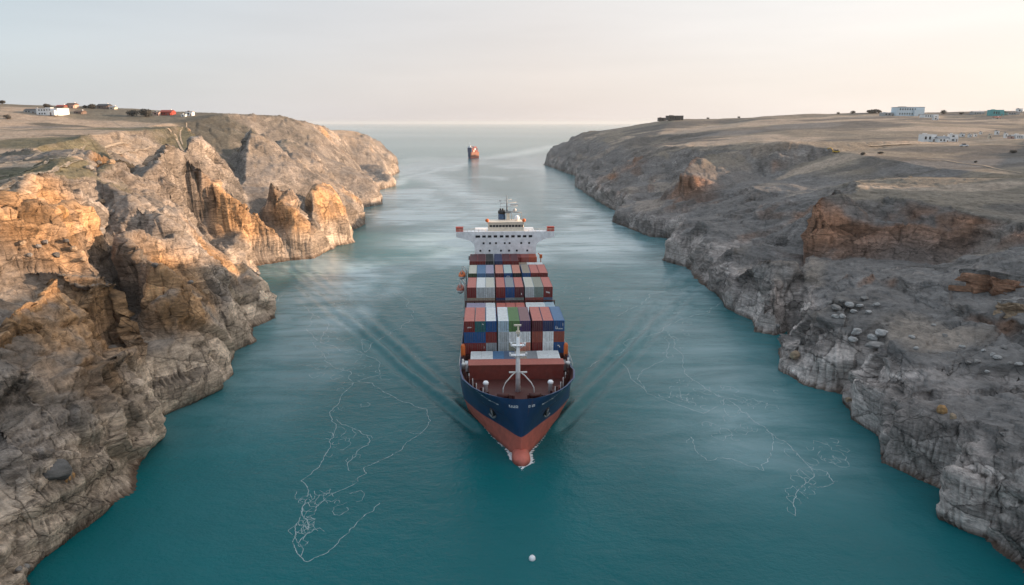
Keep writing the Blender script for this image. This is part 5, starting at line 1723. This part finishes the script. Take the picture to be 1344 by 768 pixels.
def house(px, py, wpx, hpx, wall, roof, label, kind='house', shape='flat', floors=1, nwin=3, depth=.7, rz=None, cat='house', group='houses on the plateaus', sink=.4):
    x, y, z = on_ground(px, py)
    zc = y * COSP + (CAM_H - z) * math.sin(PITCH)
    w, h = wpx * zc / FPX, hpx * zc / FPX
    d = w * depth
    e = empty(kind, (x, y + d * .3, z - sink), rnd.uniform(-.12, .12) if rz is None else rz)
    tag(e, label, cat, group)
    h += sink
    m = MB(); hb = h if shape == 'flat' else h * .66
    m.box((0, 0, hb / 2), (w, d, hb))
    m.box((w * .28, -d * .55, hb * .36), (w * .36, d * .3, hb * .72))
    m.build('wall', M_HW[wall], e)
    r = MB()
    if shape == 'flat':
        r.box((0, 0, hb + .12), (w + .5, d + .5, .24)); r.box((-w * .2, d * .1, hb + .5), (w * .25, d * .3, .7))
    else:
        n = 0; o = .3
        r.v += [(-w / 2 - o, -d / 2 - o, hb), (w / 2 + o, -d / 2 - o, hb), (w / 2 + o, d / 2 + o, hb), (-w / 2 - o, d / 2 + o, hb), (-w / 2 - o, 0, h), (w / 2 + o, 0, h)]
        for f in ((0, 1, 5, 4), (2, 3, 4, 5), (1, 2, 5), (3, 0, 4), (3, 2, 1, 0)): r.face(list(f))
    rf = r.build('roof', M_HR[roof], e)
    if shape != 'flat' and w > 5:
        c = MB(); c.box((w * .25, d * .1, h), (.7, .7, 1.4)); c.build('chimney', M_HW['white'], rf)
    for f in range(floors):
        for i in range(nwin):
            q = MB(); xx = -w * .42 + w * .62 * (i + .5) / nwin; zz = hb * (f + .55) / floors
            q.box((xx, -d / 2 - .02, zz), (w * .62 / nwin * .45, .12, hb / floors * .38)); q.build('window', M_GLASS, e)
    q = MB(); q.box((w * .28, -d * .7 - .03, min(1.1, hb * .25)), (min(1.1, w * .12), .12, min(2.1, hb * .5))); q.build('door', M_HW['brown'], e)
    return e


house(66, 151.5, 30, 8, 'white', 'white', 'long white flat roofed house on the left plateau', floors=2, nwin=5)
house(42, 149, 18, 5, 'grey', 'dark', 'low grey house with a dark roof left of the long white house', shape='gable')
house(80, 144, 11, 5, 'brown', 'red', 'brown house with a red roof behind the long white house', shape='gable', nwin=2)
house(94, 143, 12, 6, 'pink', 'brown', 'pink house with a brown roof on the left ridge', shape='gable', nwin=2)
house(104, 150, 12, 4, 'brown', 'brown', 'low brown shed right of the long white house', kind='shed', cat='shed', shape='gable', nwin=1)
house(136, 144, 15, 6, 'brown', 'dark', 'dark brown house among bushes on the left ridge', shape='gable', nwin=2)
house(148, 144.5, 8, 4, 'cream', 'grey', 'small cream house at the right end of the left ridge', nwin=1, shape='gable')
house(219, 152, 16, 6.5, 'red', 'red', 'bright red barn on the edge of the left plateau', kind='barn', cat='barn', shape='gable', nwin=3)
house(206, 152, 9, 4, 'pink', 'grey', 'low pinkish shed joined on the left of the red barn', kind='shed', cat='shed', nwin=1)
house(249, 153, 9, 5, 'white', 'brown', 'small white cottage standing alone right of the red barn', kind='cottage', cat='cottage', nwin=1)
house(241, 154, 6, 2.5, 'white', 'white', 'tiny white hut beside the lone white cottage', kind='hut', cat='hut', nwin=1)
house(886, 158, 20, 5.5, 'dark', 'dark', 'long dark building on the skyline of the right bank', kind='building', cat='building', nwin=4)
house(869, 159, 10, 4, 'dark', 'brown', 'short dark building left of the long one on the right skyline', kind='building', cat='building', nwin=2)
house(1193, 153, 35, 11, 'pale blue', 'dark', 'large pale blue building with a dark flat roof on the right skyline', kind='building', cat='building', floors=2, nwin=7, depth=.45)
house(1165, 153, 14, 4, 'grey', 'white', 'low grey house left of the large pale blue building', nwin=2)
house(1221, 155, 18, 4, 'white', 'grey', 'low white house just right of the large pale blue building', nwin=4)
house(1228, 158, 6, 3.5, 'white', 'white', 'tiny white hut below the low white house on the right ridge', kind='hut', cat='hut', nwin=1)
house(1308, 152.5, 15, 7, 'teal', 'teal', 'teal building with a teal roof near the right skyline', kind='building', cat='building', nwin=3)
house(1309, 156.5, 8, 3, 'cream', 'red', 'small cream house with a red roof in front of the teal building', shape='gable', nwin=1)
house(1284, 151, 14, 4, 'grey', 'grey', 'grey house left of the teal building', nwin=3, shape='gable')
house(1328, 151.5, 16, 4.5, 'grey', 'dark', 'wide grey house right of the teal building', nwin=3, shape='gable')
house(1338, 148, 6, 4, 'white', 'grey', 'small white house at the right end of the skyline', nwin=1)
house(1218.5, 184.5, 17, 9, 'white', 'white', 'white house with two windows, left of three on the right plateau', nwin=2)
house(1237, 185, 14, 7, 'white', 'grey', 'white house with a grey gable, middle of three on the right plateau', shape='gable', nwin=2)
house(1251, 184.5, 10, 9, 'white', 'white', 'narrow tall white house, right of three on the right plateau', nwin=1, floors=2)
for i, (a, c, w, h, lab) in enumerate([(1263, 179, 5, 4, 'small white hut nearest to the three white houses'), (1273, 179.5, 4, 4, 'small white hut, second in the scattered row'), (1280, 179, 3.5, 4, 'narrow white hut, third in the scattered row'),
                                       (1287.5, 175.5, 3, 3, 'tiny white hut highest in the left half of the scattered row'), (1299, 181, 3.5, 5, 'cream hut standing lowest in the scattered row'), (1308.5, 176, 4.5, 5, 'tall white hut highest in the right half of the row'),
                                       (1320, 180, 4, 6, 'tall narrow white hut right of the middle of the row'), (1327, 181, 6, 3, 'low pinkish hut before the last of the row')]):
    house(a, c, w, h, 'cream' if i == 4 else 'pink' if i == 7 else 'white', 'grey', lab, kind='hut', cat='hut', nwin=1, group='huts scattered on the right plateau')
house(1339, 181, 14, 4.5, 'white', 'white', 'long low white building at the right edge of the plateau', kind='building', cat='building', nwin=4)

# shrubs
M_SHRUB, nt, b = node_mat('shrub_leaves')
oi = N(nt, 'ShaderNodeTexCoord'); nz = N(nt, 'ShaderNodeTexNoise', i_Scale=1.4, i_Detail=3.0); nt.links.new(oi.outputs['Object'], nz.inputs['Vector'])
nt.links.new(ramp(nt, nz.outputs['Fac'], [(.3, (.022, .024, .02)), (.7, (.07, .062, .055))]).outputs[0], b.inputs['Base Color']); b.inputs['Roughness'].default_value = .9
M_BARK = paint('bark', (.10, .075, .055), .9, .2, 2.0)


def shrub(px, py, wpx, hpx, label, group='dark bushes on the plateaus', kind='bush'):
    x, y, z = on_ground(px, py)
    zc = y * COSP + (CAM_H - z) * math.sin(PITCH)
    w, h = wpx * zc / FPX, hpx * zc / FPX
    e = empty(kind, (x, y, z)); tag(e, label, 'bush', group)
    g = np.random.default_rng(int(px * 7) + 3)
    m = MB(); n = int(900)
    cl = [(g.uniform(-.3, .3), g.uniform(-.3, .3), g.uniform(.35, .7), g.uniform(.28, .5)) for _ in range(9)]
    for i in range(n):
        c = cl[i % 9]; v = g.normal(0, 1, 3); v /= np.linalg.norm(v); r = c[3] * g.uniform(.75, 1.05)
        p = np.array([(c[0] + v[0] * r) * w * .62, (c[1] + v[1] * r) * w * .62, max((c[2] + v[2] * r * .9) * h * .9, .05)])
        s = w * g.uniform(.03, .06); a = g.normal(0, 1, 3); a /= np.linalg.norm(a); bb = np.cross(a, v); 
        k = len(m.v); m.v += [tuple(p - a * s), tuple(p + bb * s * .7), tuple(p + a * s), tuple(p - bb * s * .7)]; m.face([k, k + 1, k + 2, k + 3])
    m.build('foliage', M_SHRUB, e)
    q = MB()
    for c in cl[:5]: q.tube([(0, 0, -.2), (c[0] * w * .3, c[1] * w * .3, c[2] * h * .4), (c[0] * w * .55, c[1] * w * .55, c[2] * h * .85)], [w * .03, w * .02, w * .008], 0, 5)
    q.build('stem', M_BARK, e)


shrub(174, 153, 18, 9, 'large rounded dark bush on the left plateau, left of a pair')
shrub(192, 154, 21, 11, 'large rounded dark bush beside the red barn, right of a pair')
shrub(3, 138, 12, 5, 'dark bush on the skyline at the left edge')
shrub(62, 143, 12, 6, 'dark bush behind the long white house')
shrub(121, 144, 14, 6, 'dark bush left of the dark brown house on the left ridge')
shrub(112, 143.5, 8, 4, 'small dark bush right of the pink house')
shrub(10, 157, 12, 6, 'dark bush on the slope at the left edge below the ridge')
for a, c, w, h, lab in [(1145, 149.5, 24, 5, 'wide dark bush on the skyline left of the large pale blue building'), (1119, 150, 8, 4, 'small dark bush on the skyline left of the wide one'), (1100, 151, 5, 3, 'tiny dark bush on the skyline where the right ridge starts'),
                        (1238, 151, 9, 6, 'upright dark bush on the skyline right of the large pale blue building'), (1155, 200, 9, 3, 'low dark bush on the sandy patch of the right plateau'), (1132, 201, 8, 4, 'low dark bush left of the other one on the sandy patch'),
                        (929, 156, 5, 2.5, 'small bush on the skyline right of the long dark building'), (970, 155.5, 5, 2.5, 'lone small bush midway along the right skyline'), (1329, 199, 11, 4, 'dark bush on the right plateau below the huts'), (1262, 151, 7, 3, 'tiny dark bush left of the grey house near the right skyline'),
                        (1280, 211, 6, 3, 'tiny dark bush on the brown field right of the strait')]:
    shrub(a, c, w, h, lab)

# tracks on the plateaus: thin worn ribbons laid over the ground
M_PATH = stone_mat('path_earth', (.36, .29, .22))
def path(pts, width, name='path', dz=.12):
    P = [on_ground(a, c) for a, c in pts]; m = MB(); Q = []
    for a, c in zip(P[:-1], P[1:]):
        n = max(2, int(math.hypot(c[0] - a[0], c[1] - a[1]) / 2.0))
        for i in range(n): Q.append((a[0] + (c[0] - a[0]) * i / n, a[1] + (c[1] - a[1]) * i / n))
    Q.append(P[-1][:2])
    for i, q in enumerate(Q):
        a, c = Q[max(i - 2, 0)], Q[min(i + 2, len(Q) - 1)]
        L = math.hypot(c[0] - a[0], c[1] - a[1]) + 1e-6; nx, ny = -(c[1] - a[1]) / L, (c[0] - a[0]) / L
        for s in (-1, 0, 1):
            x, y = q[0] + nx * s * width / 2, q[1] + ny * s * width / 2
            m.v.append((x, y, max(ground_z(x, y), ground_z(*q)) + dz))
    for i in range(len(Q) - 1):
        for s in (0, 1):
            k = i * 3 + s; m.face([k, k + 1, k + 4, k + 3], 0, True)
    o = m.build(name, M_PATH); tag(o, 'narrow worn earth track crossing the plateau', 'path', kind='structure'); return o
path([(-30, 253), (0, 245), (40, 231), (75, 219), (108, 208)], 1.6)
path([(245, 163), (240, 167), (237, 172), (236.5, 178), (238, 184), (240, 189)], .8)
path([(0, 212), (50, 200), (110, 190), (170, 186)], 1.6)
path([(0, 228), (60, 213), (130, 200), (200, 192)], 1.2)
path([(150, 160), (200, 168), (230, 176), (262, 178)], 1.2)
path([(1180, 205), (1240, 208), (1290, 214), (1344, 224)], 1.4)
path([(1140, 190), (1200, 188), (1260, 188), (1344, 190)], 3.0)

# parked car and yellow digger on the right plateau
def small_vehicle(px, py, name, label, cat, mat, L, digger=False):
    x, y, z = on_ground(px, py)
    e = empty(name, (x, y, z + .05), rnd.uniform(-.3, .3)); tag(e, label, cat)
    m = MB(); m.box((0, 0, .75), (L, 1.8, .7)); m.build('body', mat, e)
    m = MB(); m.box((-.2 if not digger else .3, 0, 1.45), (L * .5, 1.6, .8), taper=.8); m.build('cabin', M_GLASS, e)
    for sx in (-1, 1):
        for sy in (-1, 1):
            m = MB(); m.tube([(sx * L * .32, sy * .8, .35), (sx * L * .32, sy * 1.0, .35)], .35, 0, 12); m.build('wheel', M_BLACK, e)
    if digger:
        m = MB(); m.tube([(-L * .4, 0, 1.0), (-L * .9, 0, 3.2), (-L * 1.5, 0, 2.2)], .22, 0, 6); m.build('boom', mat, e)
        m = MB(); m.box((-L * 1.55, 0, 1.6), (1.0, 1.2, 1.2), taper=.7); m.build('bucket', M_GREY, e)
small_vehicle(1265, 191, 'parked_car', 'white car parked on the track below the three white houses', 'car', M_WHITE, 4.4)
small_vehicle(1097, 198.5, 'excavator', 'yellow excavator standing on the sandy ground of the right plateau', 'excavator', paint('yellow_machine_paint', (.55, .36, .03), .5, .2, .8), 4.0, True)

# a gull over the left plateau
gx, gy, gz = ray(68, 122, 330)
gull = empty('gull', (gx, gy, gz), .6); tag(gull, 'dark gull gliding in the sky above the left plateau', 'bird')
m = MB(); m.tube([(0, -.32, 0), (0, -.2, .02), (0, 0, .03), (0, .2, .01), (0, .42, 0)], [.02, .08, .1, .07, .02], 0, 8)
for s in (-1, 1):
    k = len(m.v); m.v += [(0, -.1, .05), (s * .38, -.16, .2), (s * .8, .08, .1), (s * .36, .08, .18), (0, .14, .05)]
    m.face([k, k + 1, k + 2, k + 3, k + 4] if s < 0 else [k + 4, k + 3, k + 2, k + 1, k])
m.build('body', M_GREY, gull)

# ------------------------------------------------------------------ sea air
M_HAZE = bpy.data.materials.new('haze'); M_HAZE.use_nodes = True
nt = M_HAZE.node_tree; nt.nodes.clear()
o = nt.nodes.new('ShaderNodeOutputMaterial'); v = nt.nodes.new('ShaderNodeVolumePrincipled')
v.inputs['Color'].default_value = (.80, .88, .95, 1); v.inputs['Density'].default_value = HAZE_DENSITY; v.inputs['Anisotropy'].default_value = .2
nt.links.new(v.outputs[0], o.inputs['Volume'])
m = MB(); m.box((0, 3000, 47), (80000, 80000, 106))
hz = m.build('haze', M_HAZE); tag(hz, 'thin pale sea haze filling the air over the strait', 'haze', kind='stuff')
